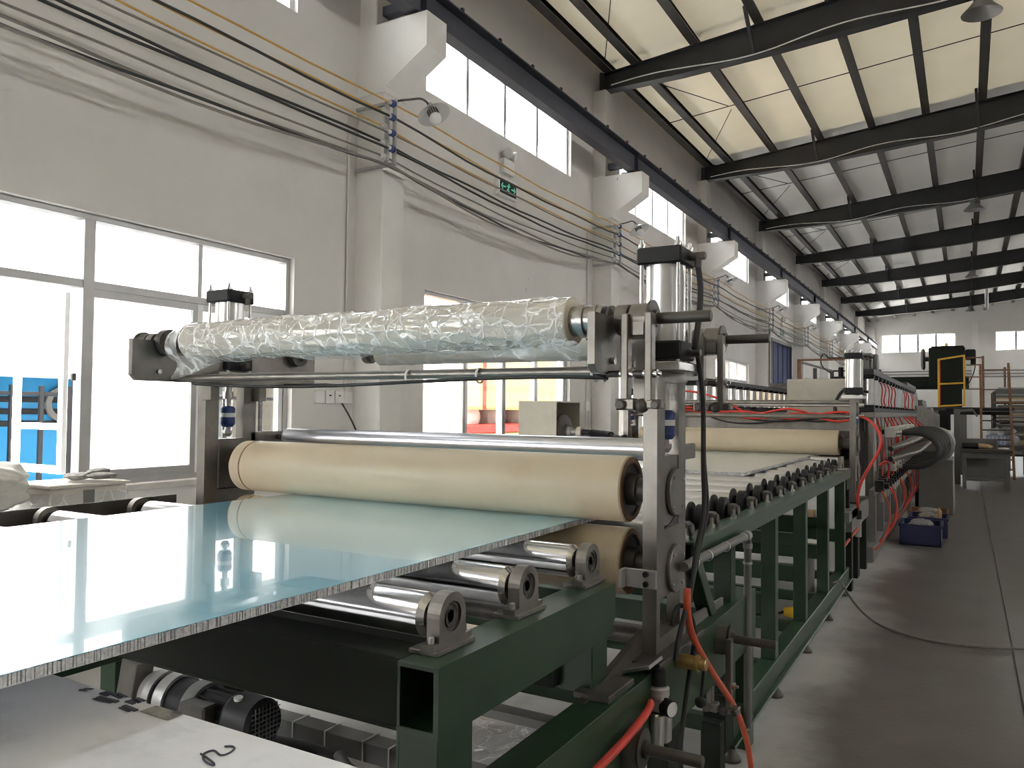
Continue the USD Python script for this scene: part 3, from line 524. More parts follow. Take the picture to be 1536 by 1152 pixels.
for s, (a, b) in ((1, (-.95, -.90)), (-1, (-3.07, -3.0))):
    part(P1, 'idler_shaft', cyl((a, 2.92, 1.352), (b, 2.92, 1.352), .014, 14), M['darksteel'])
    part(P1, 'idler_bracket', box(-.915 if s > 0 else -3.08, -.895 if s > 0 else -3.06, 2.74, 2.96, 1.325, 1.38, .003), M['steel'])
part(P1, 'lower_drive_shaft', L(cyl((-3.03, 2.95, .86), (-.93, 2.95, .86), .05, 24), cyl((-3.0, 3.05, .60), (-.95, 3.05, .60), .04, 20)), M['darksteel'])
for yy in (2.25,):
    pts = spline([(-2.9, yy+.02, 1.60), (-2.4, yy+.03, 1.585), (-1.95, yy+.01, 1.59), (-1.5, yy, 1.604), (-.96, yy, 1.603)], 40)
    part(P1, 'cable', tube(pts, .0045, 8), M['rubberblack']); part(P1, 'cable', tube(pts+[0, .012, -.003], .004, 8), M['rubberblack'])
part(P1, 'cable', tube(spline([(-.96, 2.24, 1.605), (-.985, 2.2, 1.64), (-.975, 2.17, 1.69), (-.945, 2.16, 1.73)], 24), .008, 8), M['rubberblack'])
part(P1, 'cable_tie', L(*[lathe([(-.004, .0245), (-.004, .0275), (.004, .0275), (.004, .0245)], (x, 2.297, 1.617), (1, 0, 0), 16) for x in (-1.75, -1.45, -1.02, -.99)]), M['white'])
for i, off in enumerate((0, .022)):                          # the pair of black hoses hanging down the aisle side
    part(P1, 'hose', tube(spline([(-.79, PY, 1.70), (-.80, PY+.05, 1.685), (-.80, PY+.10, 1.58), (-.80, PY+.118, 1.40), (-.80, PY+.12+off*.7, 1.28), (-.795, PY+.105+off*1.6, 1.15), (-.80, PY+.055+off*1.3, 1.05), (-.80, PY-.03, .90), (-.81, PY-.09, .80), (-.82, PY-.12, .70)], 60), .0085, 10), M['rubberblack'], 'black hose hanging beside the frame')
part(P1, 'hose', tube(spline([(-.79, PY+.01, 2.0), (-.785, PY+.03, 1.9), (-.79, PY+.02, 1.8), (-.80, PY+.01, 1.71)], 24), .010, 10), M['rubberblack'])
part(P1, 'hose', tube(spline([(-.84, PY-.1, .80), (-.82, PY-.05, .86), (-.80, PY, .80), (-.81, PY+.02, .66), (-.82, PY-.03, .5), (-.83, PY-.06, .3), (-.85, PY+.0, .1)], 40), .008, 8), M['rubberblack'])
# air regulator on the aisle side
ry, rx = 2.38, -.835
part(P1, 'air_regulator', J(cbox(rx, ry, .60, .05, .06, .05, .006), lathe([(0, 0), (0, .034), (.02, .034), (.025, .028), (.03, .028)], (rx, ry, .625), (0, 0, 1), 24)), M['alu'])
part(P1, 'regulator_knob', lathe([(.645, 0), (.645, .026), (.70, .023), (.705, .018), (.705, 0)], (rx, ry, 0), (0, 0, 1), 20), M['black'])
part(P1, 'pressure_gauge', lathe([(0, 0), (0, .026), (.03, .026), (.033, .023)], (rx+.025, ry-.01, .595), (1, -.5, 0), 24), M['black'])
part(P1, 'gauge_dial', lathe([(.031, .023), (.0312, 0)], (rx+.025, ry-.01, .595), (1, -.5, 0), 24), M['white'])
for dy in (-.02, .055): part(P1, 'filter_bowl', lathe([(.46, 0), (.46, .016), (.468, .024), (.57, .026), (.575, .02), (.575, 0)], (rx, ry+dy, 0), (0, 0, 1), 20), M['brightsteel'])
part(P1, 'hand_valve', J(cyl((-.85, PY-.01, .665), (-.785, PY-.01, .665), .024, 18, .003), cyl((-.785, PY-.01, .665), (-.775, PY-.01, .665), .027, 18), cyl((-.775, PY-.01, .665), (-.75, PY-.01, .665), .02, 18, .003)), M['brass'], 'brass hand valve')
part(P1, 'valve_lever', J(tube([(-.76, PY-.01, .65), (-.765, PY-.02, .56)], .005, 8), ball((-.767, PY-.023, .545), .018)), M['black'])

P2 = press(7.9, 'second roller press standing beyond the long roller conveyor', False)
part(P2, 'cross_pipe', cyl((-3.06, 7.82, 1.60), (-.92, 7.82, 1.60), .022, 16), M['steel']); part(P2, 'cross_pipe', cyl((-3.06, 7.9, 1.47), (-.92, 7.9, 1.47), .022, 16), M['steel'])
part(P2, 'machine_beam', box(-.96, -.84, 7.2, 8.5, .50, .69, .004), M['machinegrey']); part(P2, 'machine_beam', box(-3.14, -3.03, 7.2, 8.5, .50, .69, .004), M['machinegrey'])
for y in (7.3, 8.4):
    for x in (-.90, -3.085): part(P2, 'leg', box(x-.05, x+.05, y-.05, y+.05, 0, .5, .003), M['green2'])
part(P2, 'idler_roll', cyl((-3.0, 7.68, 1.07), (-.97, 7.68, 1.07), .035, 24), M['darkchrome'])
part(P2, 'air_regulator', J(cbox(-.83, 7.55, .55, .05, .06, .05, .006), cyl((-.83, 7.55, .42), (-.83, 7.55, .53), .026, 16, .004)), M['alu']); part(P2, 'regulator_knob', cyl((-.83, 7.55, .575), (-.83, 7.55, .65), .028, 16, .004), M['black'])
part(P2, 'air_hose', tube(spline([(-.84, 7.85, 1.47), (-.72, 7.75, 1.40), (-.66, 7.7, 1.25), (-.72, 7.65, 1.08), (-.80, 7.6, .92), (-.83, 7.56, .66)], 40), .013, 8), M['red'], 'red air hose bowed out toward the aisle')
part(P2, 'air_hose', tube(spline([(-.83, 7.5, .50), (-.86, 7.3, .45), (-.90, 7.1, .38)], 20), .012, 8), M['orange'])

# ---------------------------------------------------------------- film rolls on the unwinder
def film_roll(label, y, z, r, x0, x1, mt, big):
    t = thing('film_roll', label, 'film roll', ((x0+x1)/2, y, z-r), 'film rolls on the unwinder')
    nx, na = 220, 72; xs = np.linspace(x0, x1, nx); an = np.arange(na)*2*np.pi/na; X, A = np.meshgrid(xs, an, indexing='ij')
    q = np.stack([X*6, np.cos(A)*r*26, np.sin(A)*r*26], -1); wv = meshkit.fbm(q*.9, 3, 5)-.5; cr = np.abs(meshkit.noise(q*1.5, 9)-.5)
    R = r + (.010*wv + .006*np.clip(.12-cr, 0, 1)/.12)*(1 if big else .35)*np.clip(np.minimum(X-x0, x1-X)/.06, .1, 1)
    V = np.stack([X, y+R*np.cos(A), z+R*np.sin(A)], -1).reshape(-1, 3); i, j = np.meshgrid(np.arange(nx-1), np.arange(na), indexing='ij'); k = (j+1) % na
    f = np.stack([i*na+j, i*na+k, (i+1)*na+k, (i+1)*na+j], -1).reshape(-1, 4)
    part(t, 'film', (V, np.vstack([f[:, [0, 2, 1]], f[:, [0, 3, 2]]])), mt)
    part(t, 'film_edge', L(lathe([(x1, r*.995), (x1+.004, r*.96), (x1+.004, r*.55)], (0, y, z), (1, 0, 0), 48), lathe([(x0, r*.995), (x0-.004, r*.96), (x0-.004, r*.55)], (0, y, z), (1, 0, 0), 48)), mat('film_edge', (.66, .60, .48), .3) if big else M['cream'], 'cream cut edge of the film')
    part(t, 'core', lathe([(x0-.02, 0), (x0-.02, .045), (x1+.03, .045), (x1+.03, 0)], (0, y, z), (1, 0, 0), 32), M['darksteel'])
    part(t, 'chuck', L(lathe([(x1+.004, .047), (x1+.03, .047), (x1+.03, .052), (x1+.05, .052), (x1+.05, .044), (x1+.085, .044), (x1+.085, .05), (x1+.092, .05), (x1+.092, .046), (x1+.11, .046), (x1+.11, 0)], (0, y, z), (1, 0, 0), 36), lathe([(x0-.09, 0), (x0-.09, .05), (x0-.06, .05), (x0-.06, .034), (x0-.02, .034), (x0-.02, .045)], (0, y, z), (1, 0, 0), 32), cyl((x1+.07, y-.03, z-.04), (x1+.07, y-.04, z-.062), .008, 10, .001)), mat('chuck_steel', (.40, .385, .37), .28, .95, var=.1, scale=12) if big else M['steel'])
    part(t, 'bearing_ring', lathe([(-3.03, .03), (-3.03, .056), (-2.995, .056), (-2.995, .03)], (0, y, z), (1, 0, 0), 32), M['darksteel'])
    return t
FR = film_roll('clear crinkled plastic film roll on the front unwinder arms', 2.23, 1.778, .077, -2.85, -1.065, M['filmwrap'], True)
def sheet(f, nu, nv, mt, parent, name, thick=.0006, label=None):
    u, v = np.meshgrid(np.linspace(0, 1, nu), np.linspace(0, 1, nv), indexing='ij'); V = f(u, v).reshape(-1, 3)
    i, j = np.meshgrid(np.arange(nu-1), np.arange(nv-1), indexing='ij'); q = np.stack([i*nv+j, (i+1)*nv+j, (i+1)*nv+j+1, i*nv+j+1], -1).reshape(-1, 4)
    m = (V, np.vstack([q[:, [0, 1, 2]], q[:, [0, 2, 3]]])); return part(parent, name, m, mt, label) if parent else m
def flap(u, v):
    x = -2.92+1.88*u + .02*np.sin(v*5); d = v*(.022+.075*np.exp(-((u-.01)/.06)**2)+.008*np.sin(u*17)+.045*np.clip((u-.8)/.2, 0, 1))
    y = 2.23-.045*(1-v)+.02*np.sin(u*23+v*3)*v+.03*v; z = 1.778-.064-d+.004*np.sin(u*60)*v
    x = x - .10*np.exp(-((u-.0)/.05)**2)*v
    return np.stack([x, y, z], -1)
sheet(flap, 160, 12, M['filmloose'], FR, 'loose_film', label='loose end of clear film hanging under the roll')
def flap2(u, v):
    a = np.pi*(.3+1.15*v); r = .079+.003*np.sin(u*8); x = -2.94+.11*u
    return np.stack([x-.03*v, 2.23+r*np.cos(a)*(.75+.3*u), 1.778+r*np.sin(a)*(.75+.3*u)-.02*v], -1)
sheet(flap2, 12, 24, M['filmloose'], FR, 'loose_film', label='loose film wrapped over the roll end')
film_roll('smooth clear plastic film roll on the back unwinder arms', 3.0, 1.770, .060, -2.46, -1.06, M['filmplain'], False)

# ---------------------------------------------------------------- infeed conveyor
IC = thing('infeed_conveyor', 'short green roller conveyor with three chrome rollers feeding the near press', 'conveyor', (-2.07, 1.8, 0))
for s, x0, x1 in ((1, -1.035, -.93), (-1, -3.22, -3.115)):
    xe = x1 if s > 0 else x0
    part(IC, 'side_rail', J(box(x0, x1, 1.33, 2.255, .963, .975, .002), box(x0, x1, 1.33, 2.255, .83, .842, .002), prism([(1.329, .83), (2.20, .829), (2.256, .875), (2.256, .9755), (1.329, .9755)], 'x', x1-.010, x1+.001), box(x0, x0+.008, 1.33, 2.25, .84, .965, .001)), M['green'])
    part(IC, 'leg', J(box(x0, x1, 1.33, 1.345, 0, .842, .002), box(x1-.008, x1, 1.33, 1.46, 0, .842, .002), box(x0, x0+.008, 1.33, 1.46, 0, .842, .002)), M['green'])
    part(IC, 'leg', box(x0, x1, 2.09, 2.20, .69, .842, .003) if s > 0 else box(x0, x1, 2.09, 2.20, 0, .842, .003), M['green'])
part(IC, 'cross_beam', J(box(-3.115, -1.035, 1.345, 1.357, .822, .975, .002), box(-3.115, -1.035, 1.345, 1.45, .965, .975, .002), box(-3.115, -1.035, 1.345, 1.45, .822, .832, .002)), M['green2'])
part(IC, 'cross_beam', box(-3.115, -1.035, 2.05, 2.13, .70, .80, .003), M['green2'])
part(IC, 'guide_rail', J(box(-3.245, -3.235, 1.0, 2.46, .985, 1.087, .002), box(-3.235, -3.18, 1.0, 2.46, .985, .993, .002)), M['darksteel'], 'dark steel angle along the far side')
part(IC, 'brace_bar', box(-2.9, -1.04, 2.22, 2.28, .50, .53, .002), M['machinegrey'])
for y in (1.46, 1.81, 2.21):
    r = part(IC, 'roller', lathe([(-3.09, 0), (-3.09, .036), (-3.075, .05), (-1.05, .05), (-1.036, .038), (-1.036, 0)], (0, y, 1.040), (1, 0, 0), 40), M['chrome'], 'polished chrome roller')
    part(r, 'shaft', cyl((-3.2, y, 1.04), (-.99, y, 1.04), .018, 16), M['darksteel'])
    arch = unary_union([disc_poly(y, 1.047, .051), sbox(y-.051, .99, y+.051, 1.047), sbox(y-.075, .975, y+.075, .997)]).difference(disc_poly(y, 1.045, .033, 24))
    for xb in (-1.018, -3.17):
        pb = part(IC, 'bearing_block', J(prism(arch, 'x', xb, xb+.034), box(xb-.03, xb+.045, y-.075, y+.075, .975, .985, .002)), M['steel'])
        part(pb, 'bearing', lathe([(.004, .016), (.004, .024), (.010, .026), (.010, .033), (.029, .033), (.029, .027), (.024, .024), (.024, .014), (.028, .013), (.028, 0)], (xb, y, 1.045), (1, 0, 0), 24), M['darksteel'])
        part(pb, 'bolt', J(*[cyl((xb+.02, y+d, .997), (xb+.02, y+d, 1.013), .008, 12, .002) for d in (-.062, .062)]), M['brightsteel'])

# ---------------------------------------------------------------- panels
def panel(label, x0, x1, y0, y1, z1, skin):
    t = thing('honeycomb_panel', label, 'panel', ((x0+x1)/2, (y0+y1)/2, z1-.02))
    part(t, 'top_skin', box(x0, x1, y0, y1, z1-.0016, z1, .0004), skin); part(t, 'bottom_skin', box(x0, x1, y0, y1, z1-.020, z1-.0185, 0), M['foil'])
    part(t, 'core', box(x0+.006, x1-.006, y0+.006, y1-.006, z1-.0185, z1-.0016, 0), M['foil'])
    cells = []
    def edge(p, d, nrm, L):
        n_ = int(L/.0065)
        for i in range(n_):
            c = p+d*(i+.5)*L/n_; w = rng.uniform(.0010, .0034); o = rng.uniform(-.0022, .0012); zz = rng.uniform(-.0018, .0008)
            a, b = c-d*w, c+d*w; q = nrm*(.001+o); k = nrm*-.007
            cells.append((np.array([a+k, b+k, b+q, a+q, a+k, b+k, b+q, a+q])+np.array([[0, 0, z]*1 for z in [z1-.0186]*4+[z1-.0017+zz]*4]), np.array([[0, 1, 5], [0, 5, 4], [1, 2, 6], [1, 6, 5], [2, 3, 7], [2, 7, 6], [3, 0, 4], [3, 4, 7], [4, 5, 6], [4, 6, 7]])))
    edge(np.array([x1, y0, 0.]), np.array([0, 1., 0]), np.array([1., 0, 0]), y1-y0)
    edge(np.array([x0, y0, 0.]), np.array([1., 0, 0]), np.array([0, -1., 0]), x1-x0)
    part(t, 'cut_cells', flat(*J(*cells)), M['foil'], 'ragged cut edge of the honeycomb core', 'stuff')
    return t
panel('glossy aqua honeycomb panel entering the near roller press', -2.66, -1.212, -.3, 2.98, 1.11, M['aqua'])
panel('pale grey-green honeycomb panel lying on the long roller conveyor', -2.70, -1.245, 5.16, 8.55, 1.111, M['pale'])

# ---------------------------------------------------------------- long roller conveyor
RC = thing('roller_conveyor', 'long green roller conveyor between the two roller presses', 'conveyor', (-2, 5.1, 0))
for s, x0, x1 in ((1, -.955, -.874), (-1, -3.126, -3.045)):
    part(RC, 'side_rail', J(box(x0, x1, 2.86, 7.38, 1.010, 1.02, .002), box(x1-.008, x1, 2.86, 7.38, .945, 1.02, .002), box(x0, x0+.008, 2.86, 7.38, .945, 1.02, .002), box(x0, x1, 2.86, 7.38, .945, .952, .002)), M['green'])
    part(RC, 'rail_lip', box(x1, x1+.004, 2.86, 7.38, .985, 1.02, .001), M['green'])
    part(RC, 'base_channel', J(box(x0, x1, 3.36, 7.3, .185, .205, .003), box(x1-.01, x1+.004, 3.36, 7.3, .10, .205, .003), box(x0, x0+.01, 3.36, 7.3, .10, .205, .003), box(x0, x1+.03, 3.36, 7.3, .095, .108, .003)), M['green'])
    for j, y in enumerate((3.45, 4.35, 5.25, 6.15, 7.05)):
        part(RC, 'leg', box(x0+.004, x1-.002, y-.04, y+.04, .205, .946, .004), M['green'])
        part(RC, 'foot', J(lathe([(0, 0), (0, .045), (.012, .045), (.05, .014), (.10, .012), (.10, 0)], ((x0+x1)/2+.02, y+.03, 0), (0, 0, 1), 20)), M['darksteel'])
    part(RC, 'brace', bar(((x0+x1)/2, 2.96, .95), ((x0+x1)/2, 3.42, .42), .06, .06, .003), M['green'])
for y in (3.45, 4.35, 5.25, 6.15, 7.05):
    part(RC, 'cross_beam', box(-3.05, -.95, y-.03, y+.03, .12, .185, .003), M['green'])
    if y > 4: part(RC, 'cross_beam', box(-3.05, -.95, y-.04, y+.04, .44, .54, .003), M['green'])
for y in (5.25, 6.15): part(RC, 'cross_beam', box(-3.05, -.95, y-.03, y+.03, .66, .74, .003), M['green'])
part(RC, 'brace', bar((-2.95, 3.5, .17), (-1.2, 5.0, .17), .05, .03, .003), M['machinegrey'])
part(RC, 'chain_guard', box(-.955, -.876, 7.08, 7.38, 1.02, 1.03, .002), M['machinegrey'])
for j in range(13):
    y = 2.995+.3555*j
    r = part(RC, 'roller', lathe([(-3.0, 0), (-3.0, .047), (-2.99, .05), (-1.055, .05), (-1.045, .047), (-1.045, 0)], (0, y, 1.041), (1, 0, 0), 28), M['darkchrome'])
    part(r, 'sprocket', lathe([(-1.040, 0), (-1.040, .064), (-1.036, .067), (-1.030, .067), (-1.026, .064), (-1.026, .03), (-1.005, .03), (-1.005, .055), (-1.001, .058), (-.975, .058), (-.971, .055), (-.971, 0)], (0, y, 1.047), (1, 0, 0), 26), M['black'], 'black chain sprocket')
    part(r, 'bearing_block', J(box(-.965, -.925, y-.035, y+.035, 1.02, 1.075, .008), cyl((-.925, y, 1.047), (-.915, y, 1.047), .022, 14, .002)), M['darksteel'])
    part(r, 'bolt', J(*[J(hexbolt((-.925, y+d, 1.02), (0, 0, 1), .014, .012), cyl((-.925, y+d, 1.03), (-.925, y+d, 1.058), .007, 8)) for d in (-.06,)]), M['brightsteel'])
for j in range(2):
    y = 7.32+.12*j-.1; part(RC, 'end_lug', box(-.955, -.925, y, y+.04, 1.02, 1.13, .003), M['steel'])
ap = part(RC, 'air_pipe', J(cyl((-.845, 2.66, .968), (-.845, 3.56, .958), .017, 14), cyl((-.845, 3.575, .955), (-.845, 3.575, .12), .016, 14)), M['machinegrey'], 'grey air pipe along the rail')
part(ap, 'elbow', J(ball((-.845, 3.572, .956), .022), cyl((-.845, 3.53, .958), (-.845, 3.548, .958), .021, 14), cyl((-.845, 3.575, .90), (-.845, 3.575, .92), .02, 14), cyl((-.845, 3.575, .83), (-.845, 3.575, .84), .02, 14)), M['alu'])
part(ap, 'cable_tie', L(*[lathe([(-.003, .019), (-.003, .021), (.003, .021), (.003, .019)], (-.845, y, .966-.011*(y-2.66)), (0, 1, 0), 16) for y in (2.78, 2.95, 3.2, 3.48)]), M['white'])
part(RC, 'drive_box', J(box(-.96, -.865, 3.28, 3.42, .10, .34, .006), box(-.95, -.87, 3.22, 3.30, .02, .24, .004)), M['green2'])
part(RC, 'side_plate', prism([(2.78, .36), (3.36, .62), (3.36, .72), (2.86, .74)], 'x', -.905, -.895), M['machinegrey'])

part(RC, 'end_frame', J(box(-.962, -.868, 7.10, 7.40, .86, .945, .003), box(-.955, -.876, 7.30, 7.38, .205, .86, .003)), M['green2'])
part(RC, 'lower_frame', J(box(-.955, -.84, 7.02, 7.75, .60, .685, .003)), M['machinegrey'])

# ---------------------------------------------------------------- heated press bank behind the second roller press
HB = thing('heating_press', 'long heating press with rows of upright air cylinders and many red hoses', 'machine', (-2, 12.5, 0))
for s, x in ((1, -.88), (-1, -3.09)):
    part(HB, 'upper_beam', box(x-.07, x+.07, 8.75, 16.5, 1.515, 1.56, .003), M['black']); part(HB, 'top_bar', box(x-.068, x+.068, 8.75, 16.5, 1.895, 1.955, .003), M['black'])
    part(HB, 'steel_rail', box(x-.055, x+.075, 8.75, 16.5, 1.46, 1.515, .003), M['steel'])
    if s > 0: part(HB, 'dark_backing', box(x-.10, x-.09, 8.75, 16.5, .8, 1.88, .002), M['darksteel'])  # added dark sheet standing for the shade between the cylinders
    for j in range(17):
        y = 8.95+.45*j
        c = part(HB, 'air_cylinder', cyl((x, y, 1.585), (x, y, 1.865), .052, 18), M['alucyl'])
        part(c, 'end_cap', box(x-.058, x+.058, y-.058, y+.058, 1.86, 1.945, .005), M['black']); part(c, 'end_cap', box(x-.058, x+.058, y-.058, y+.058, 1.555, 1.59, .005), M['black'])
        if s > 0:
            part(HB, 'side_plate', box(x+.0, x+.05, y-.07, y+.03, .78, 1.46, .003), M['steel'])
            part(HB, 'guide_rod', cyl((x+.045, y+.10, .9), (x+.045, y+.10, 1.46), .018, 10), M['alucyl'])
            if j % 2 == 0: part(HB, 'post', box(x-.05, x+.05, y+.12, y+.2, 0, 1.46, .003), M['machinegrey'])
        else:
            part(HB, 'guide_rod', cyl((x+.1, y, 1.15), (x+.1, y, 1.46), .03, 10), M['alucyl'])
            if j % 3 == 0: part(HB, 'post', box(x-.05, x+.05, y+.12, y+.2, 0, 1.46, .003), M['machinegrey'])
for j in range(15):                                          # red hoses: down the cylinders, then down the side
    y = 9.0+.45*j; x = -.815
    if j not in (0, 6, 7, 8, 12): part(HB, 'air_hose', tube(spline([(x, y, 1.84), (x+.02, y+.02, 1.78), (x+.015+.01*math.sin(j*3), y+.03*math.sin(j*2.1), 1.70), (x+.02, y+.04, 1.58)], 18), .0075, 7), M['red'])
    for q in ((0, .07) if j in (3, 9, 11, 12) else (0,) if j not in (1, 6, 8) else ()):
        bow = .05+.06*abs(math.sin(j*1.7+q*9))+(.10 if j > 8 else 0)
        part(HB, 'air_hose', tube(spline([(x, y+.05+q, 1.46), (x+bow*.5, y+.08+q, 1.36), (x+bow, y+.12+q, 1.2), (x+.06, y+.1+q, 1.0), (x+.05, y+.05, .86)], 22), .0095, 7), M['red'])
for j in range(10):                                          # looser hoses under the valves
    y = 8.5+.62*j; s = math.sin(j*2.7)
    part(HB, 'air_hose', tube(spline([(-.75, y, .80), (-.69+.04*s, y-.05, .70), (-.66+.03*s, y+.10, .50), (-.70, y+.12+.1*s, .30), (-.80, y+.05, .16)], 26), .009, 7), M['orange' if j % 3 == 0 else 'red'])
    part(HB, 'air_hose', tube(spline([(-.76, y+.2, .98), (-.70, y+.22, 1.02), (-.68, y+.3, .95), (-.72, y+.36, .82)], 18), .012, 7), M['red'])
part(HB, 'valve_rail', box(-.83, -.78, 8.4, 15.5, .70, .76, .003), M['machinegrey'])
for j in range(22):
    y = 8.5+.31*j
    v = part(HB, 'solenoid_valve', J(box(-.78, -.70, y-.05, y+.05, .74, .85, .006), cyl((-.72, y, .80), (-.655, y, .80), .03, 10, .004)), M['black'])
    part(v, 'valve_body', J(cyl((-.73, y, .74), (-.73, y, .64), .024, 10, .003), cyl((-.74, y+.08, .80), (-.69, y+.08, .80), .016, 8)), M['brightsteel'])
part(HB, 'base_channel', box(-.95, -.82, 8.7, 16.5, .02, .16, .004), M['machinegrey']); part(HB, 'base_channel', box(-3.15, -3.03, 8.7, 16.5, .02, .16, .004), M['machinegrey'])
part(HB, 'lower_platen', box(-2.95, -1.02, 8.9, 16.4, .86, 1.02, .004), M['darksteel']); part(HB, 'upper_platen', box(-2.95, -1.02, 8.9, 16.4, 1.13, 1.30, .004), M['darksteel'])
for j in range(9): part(HB, 'cross_beam', box(-3.02, -.95, 9.2+.85*j, 9.32+.85*j, 1.31, 1.45, .003), M['steel'])
part(HB, 'cross_rod', cyl((-3.05, 8.72, 1.585), (-.90, 8.72, 1.585), .02, 14), M['alucyl']); part(HB, 'cross_rod', cyl((-3.05, 8.68, 1.475), (-.90, 8.68, 1.475), .014, 12), M['creambox'])
for i in range(3): part(HB, 'air_hose', tube(spline([(-3.0, 8.66, 1.49+.012*i), (-2.4, 8.65, 1.485+.02*math.sin(i+1)), (-1.9, 8.64, 1.49-.05*(i == 1)), (-1.6, 8.62, 1.44+.05*i), (-1.3, 8.65, 1.49-.04*(i == 2)), (-.95, 8.66, 1.48)], 50), .012, 7), M['red'])
part(HB, 'air_hose', tube(spline([(-3.0, 8.7, 1.70), (-2.7, 8.68, 1.73), (-2.4, 8.67, 1.66), (-2.1, 8.66, 1.51)], 26), .012, 7), M['red'])
for i in range(3): part(HB, 'cable', tube(spline([(-2.6+.3*i, 8.9, 1.49), (-2.2+.3*i, 8.85, 1.38+.03*i), (-1.6+.2*i, 8.9, 1.44), (-1.1, 8.9, 1.50)], 30), .010, 7), M['rubberblack'])
part(HB, 'cover_panel', box(-2.46, -1.02, 13.0, 13.02, 1.47, 2.03, .004), M['creambox'], 'cream steel cover panel across the press'); part(HB, 'cover_panel', box(-2.46, -2.44, 13.02, 16.2, 1.47, 2.03, .003), M['creambox']); part(HB, 'cover_panel', box(-2.46, -1.02, 13.02, 16.2, 2.01, 2.035, .003), M['rust'], 'rust-edged top of the cover')
part(HB, 'cable', tube(spline([(-1.15, 12.9, 2.02), (-1.45, 12.85, 1.95), (-1.68, 12.8, 1.75), (-1.70, 12.7, 1.52), (-1.5, 12.6, 1.47)], 30), .025, 8), M['rubberblack'])
for j in range(9):                                           # black steam hoses: nested bows toward the aisle
    y = 9.45+.42*j; e = .055*(j % 3)
    a = part(HB, 'steam_hose', tube(spline([(-.60, y, 1.30), (-.48, y, 1.30), (-.36+e*.2, y, 1.27), (-.25+e*.2, y, 1.12), (-.36+e*.2, y, .97), (-.48, y, .94), (-.60, y, .94)], 40), .030, 10), M['rubberblack'])
    part(a, 'hose_end', L(cyl((-.68, y, 1.30), (-.56, y, 1.30), .022, 12, .003), cyl((-.68, y, .94), (-.56, y, .94), .022, 12, .003)), M['brightsteel'])
    for z in (1.30, .94): part(HB, 'hose_block', box(-.77, -.66, y-.055, y+.055, z-.055, z+.055, .008), M['porcelain'], 'pale valve block')
    part(HB, 'hose_block', box(-.88, -.77, y-.035, y+.035, 1.28, 1.32, .004), M['black'])
    part(HB, 'steel_tube', L(cyl((-.70, y-.2, 1.13), (-.48, y+.2, 1.22), .03, 10), cyl((-.70, y-.2, 1.02), (-.45, y+.2, 1.10), .03, 10)), M['steel'])

# cabinets and rollers past the press
cab = [('machine_cabinet', -1.45, -.88, 16.9, 18.3, 1.93), ('machine_cabinet', -1.5, -.80, 18.6, 20.4, 1.80), ('machine_cabinet', -1.5, -.72, 20.7, 22.4, 1.66)]
for i, (nm, x0, x1, y0, y1, h) in enumerate(cab):
    t = thing(nm, f'grey steel machine cabinet past the heating press, {["nearest", "middle", "farthest"][i]} of three in line', 'cabinet', ((x0+x1)/2, (y0+y1)/2, 0), 'cabinets past the heating press')
    part(t, 'body', box(x0, x1, y0, y1, .08, h, .01), M['machinegrey']); part(t, 'plinth', box(x0+.02, x1-.02, y0+.02, y1-.02, 0, .08, .003), M['black'])
    for j in range(2): part(t, 'door', box(x1, x1+.012, y0+.04+j*(y1-y0)/2, y0+(j+1)*(y1-y0)/2-.02, .15, h-.08, .004), M['machinegrey'])
    for j in range(2): part(t, 'door_handle', box(x1+.012, x1+.03, y0+.12+j*(y1-y0)/2, y0+.15+j*(y1-y0)/2, .9, 1.1, .004), M['darksteel'])
    part(t, 'front_panel', box(x0+.03, x1-.03, y0-.01, y0, .2, h-.06, .003), M['machinegrey'])
hp = thing('hanging_plates', 'row of upright grey steel plates beside the dark portal column', 'plates', (-.5, 18.5, 0))
for j in range(11): part(hp, 'plate', rot(box(-.82+.02*j, -.79+.02*j, 17.0+.30*j, 17.26+.30*j, .75, 1.66-.016*j, .004), (-.8+.02*j, 17.1+.3*j, 0), (0, 0, 1), -25), M['steel'])
part(hp, 'rail', bar((-.85, 17.0, .73), (-.6, 20.4, .73), .08, .06, .003), M['darksteel']); part(hp, 'leg', box(-.88, -.80, 16.95, 17.05, 0, .72, .003), M['darksteel']); part(hp, 'leg', box(-.68, -.58, 20.3, 20.4, 0, .72, .003), M['darksteel'])
du = thing('round_tank', 'dark grey rounded machine housing behind the black steam hoses', 'housing', (-.35, 12.4, 0))
part(du, 'drum', lathe([(0, 0), (0, .22), (.05, .26), (1.5, .26), (1.55, .22), (1.55, 0)], (-.42, 13.4, 1.03), (0, 1, 0), 32), M['machinegrey']); part(du, 'drum_band', lathe([(.2, .262), (.2, .268), (.24, .268), (.24, .262)], (-.42, 13.4, 1.03), (0, 1, 0), 32), M['alu'])
part(du, 'stand', box(-.64, -.18, 13.5, 14.85, 0, .82, .01), M['machinegrey'])
# raised drive platform on the left of the line
dp = thing('drive_platform', 'raised platform with rusty railing and a grey gear drive beyond the cream cover panel', 'platform', (-2.3, 18.4, 0))
part(dp, 'deck', box(-3.6, -1.0, 17.2, 20.2, 2.05, 2.12, .004), M['darksteel'])
for x, y in ((-3.55, 17.25), (-3.55, 20.1), (-1.1, 20.1), (-1.1, 17.25)): part(dp, 'column', box(x-.05, x+.05, y-.05, y+.05, 0, 2.05, .003), M['darksteel'])
part(dp, 'railing_post', box(-3.06, -2.99, 17.25, 17.31, 2.12, 2.62, .003), M['rust']); part(dp, 'top_rail', box(-3.06, -1.75, 17.25, 17.29, 2.58, 2.62, .003), M['rust'])
part(dp, 'top_rail', bar((-3.02, 17.3, 2.57), (-2.75, 20.0, 2.5), .04, .04, .003), M['darksteel']); part(dp, 'top_rail', box(-2.78, -1.7, 20.0, 20.04, 2.48, 2.52, .003), M['darksteel'])
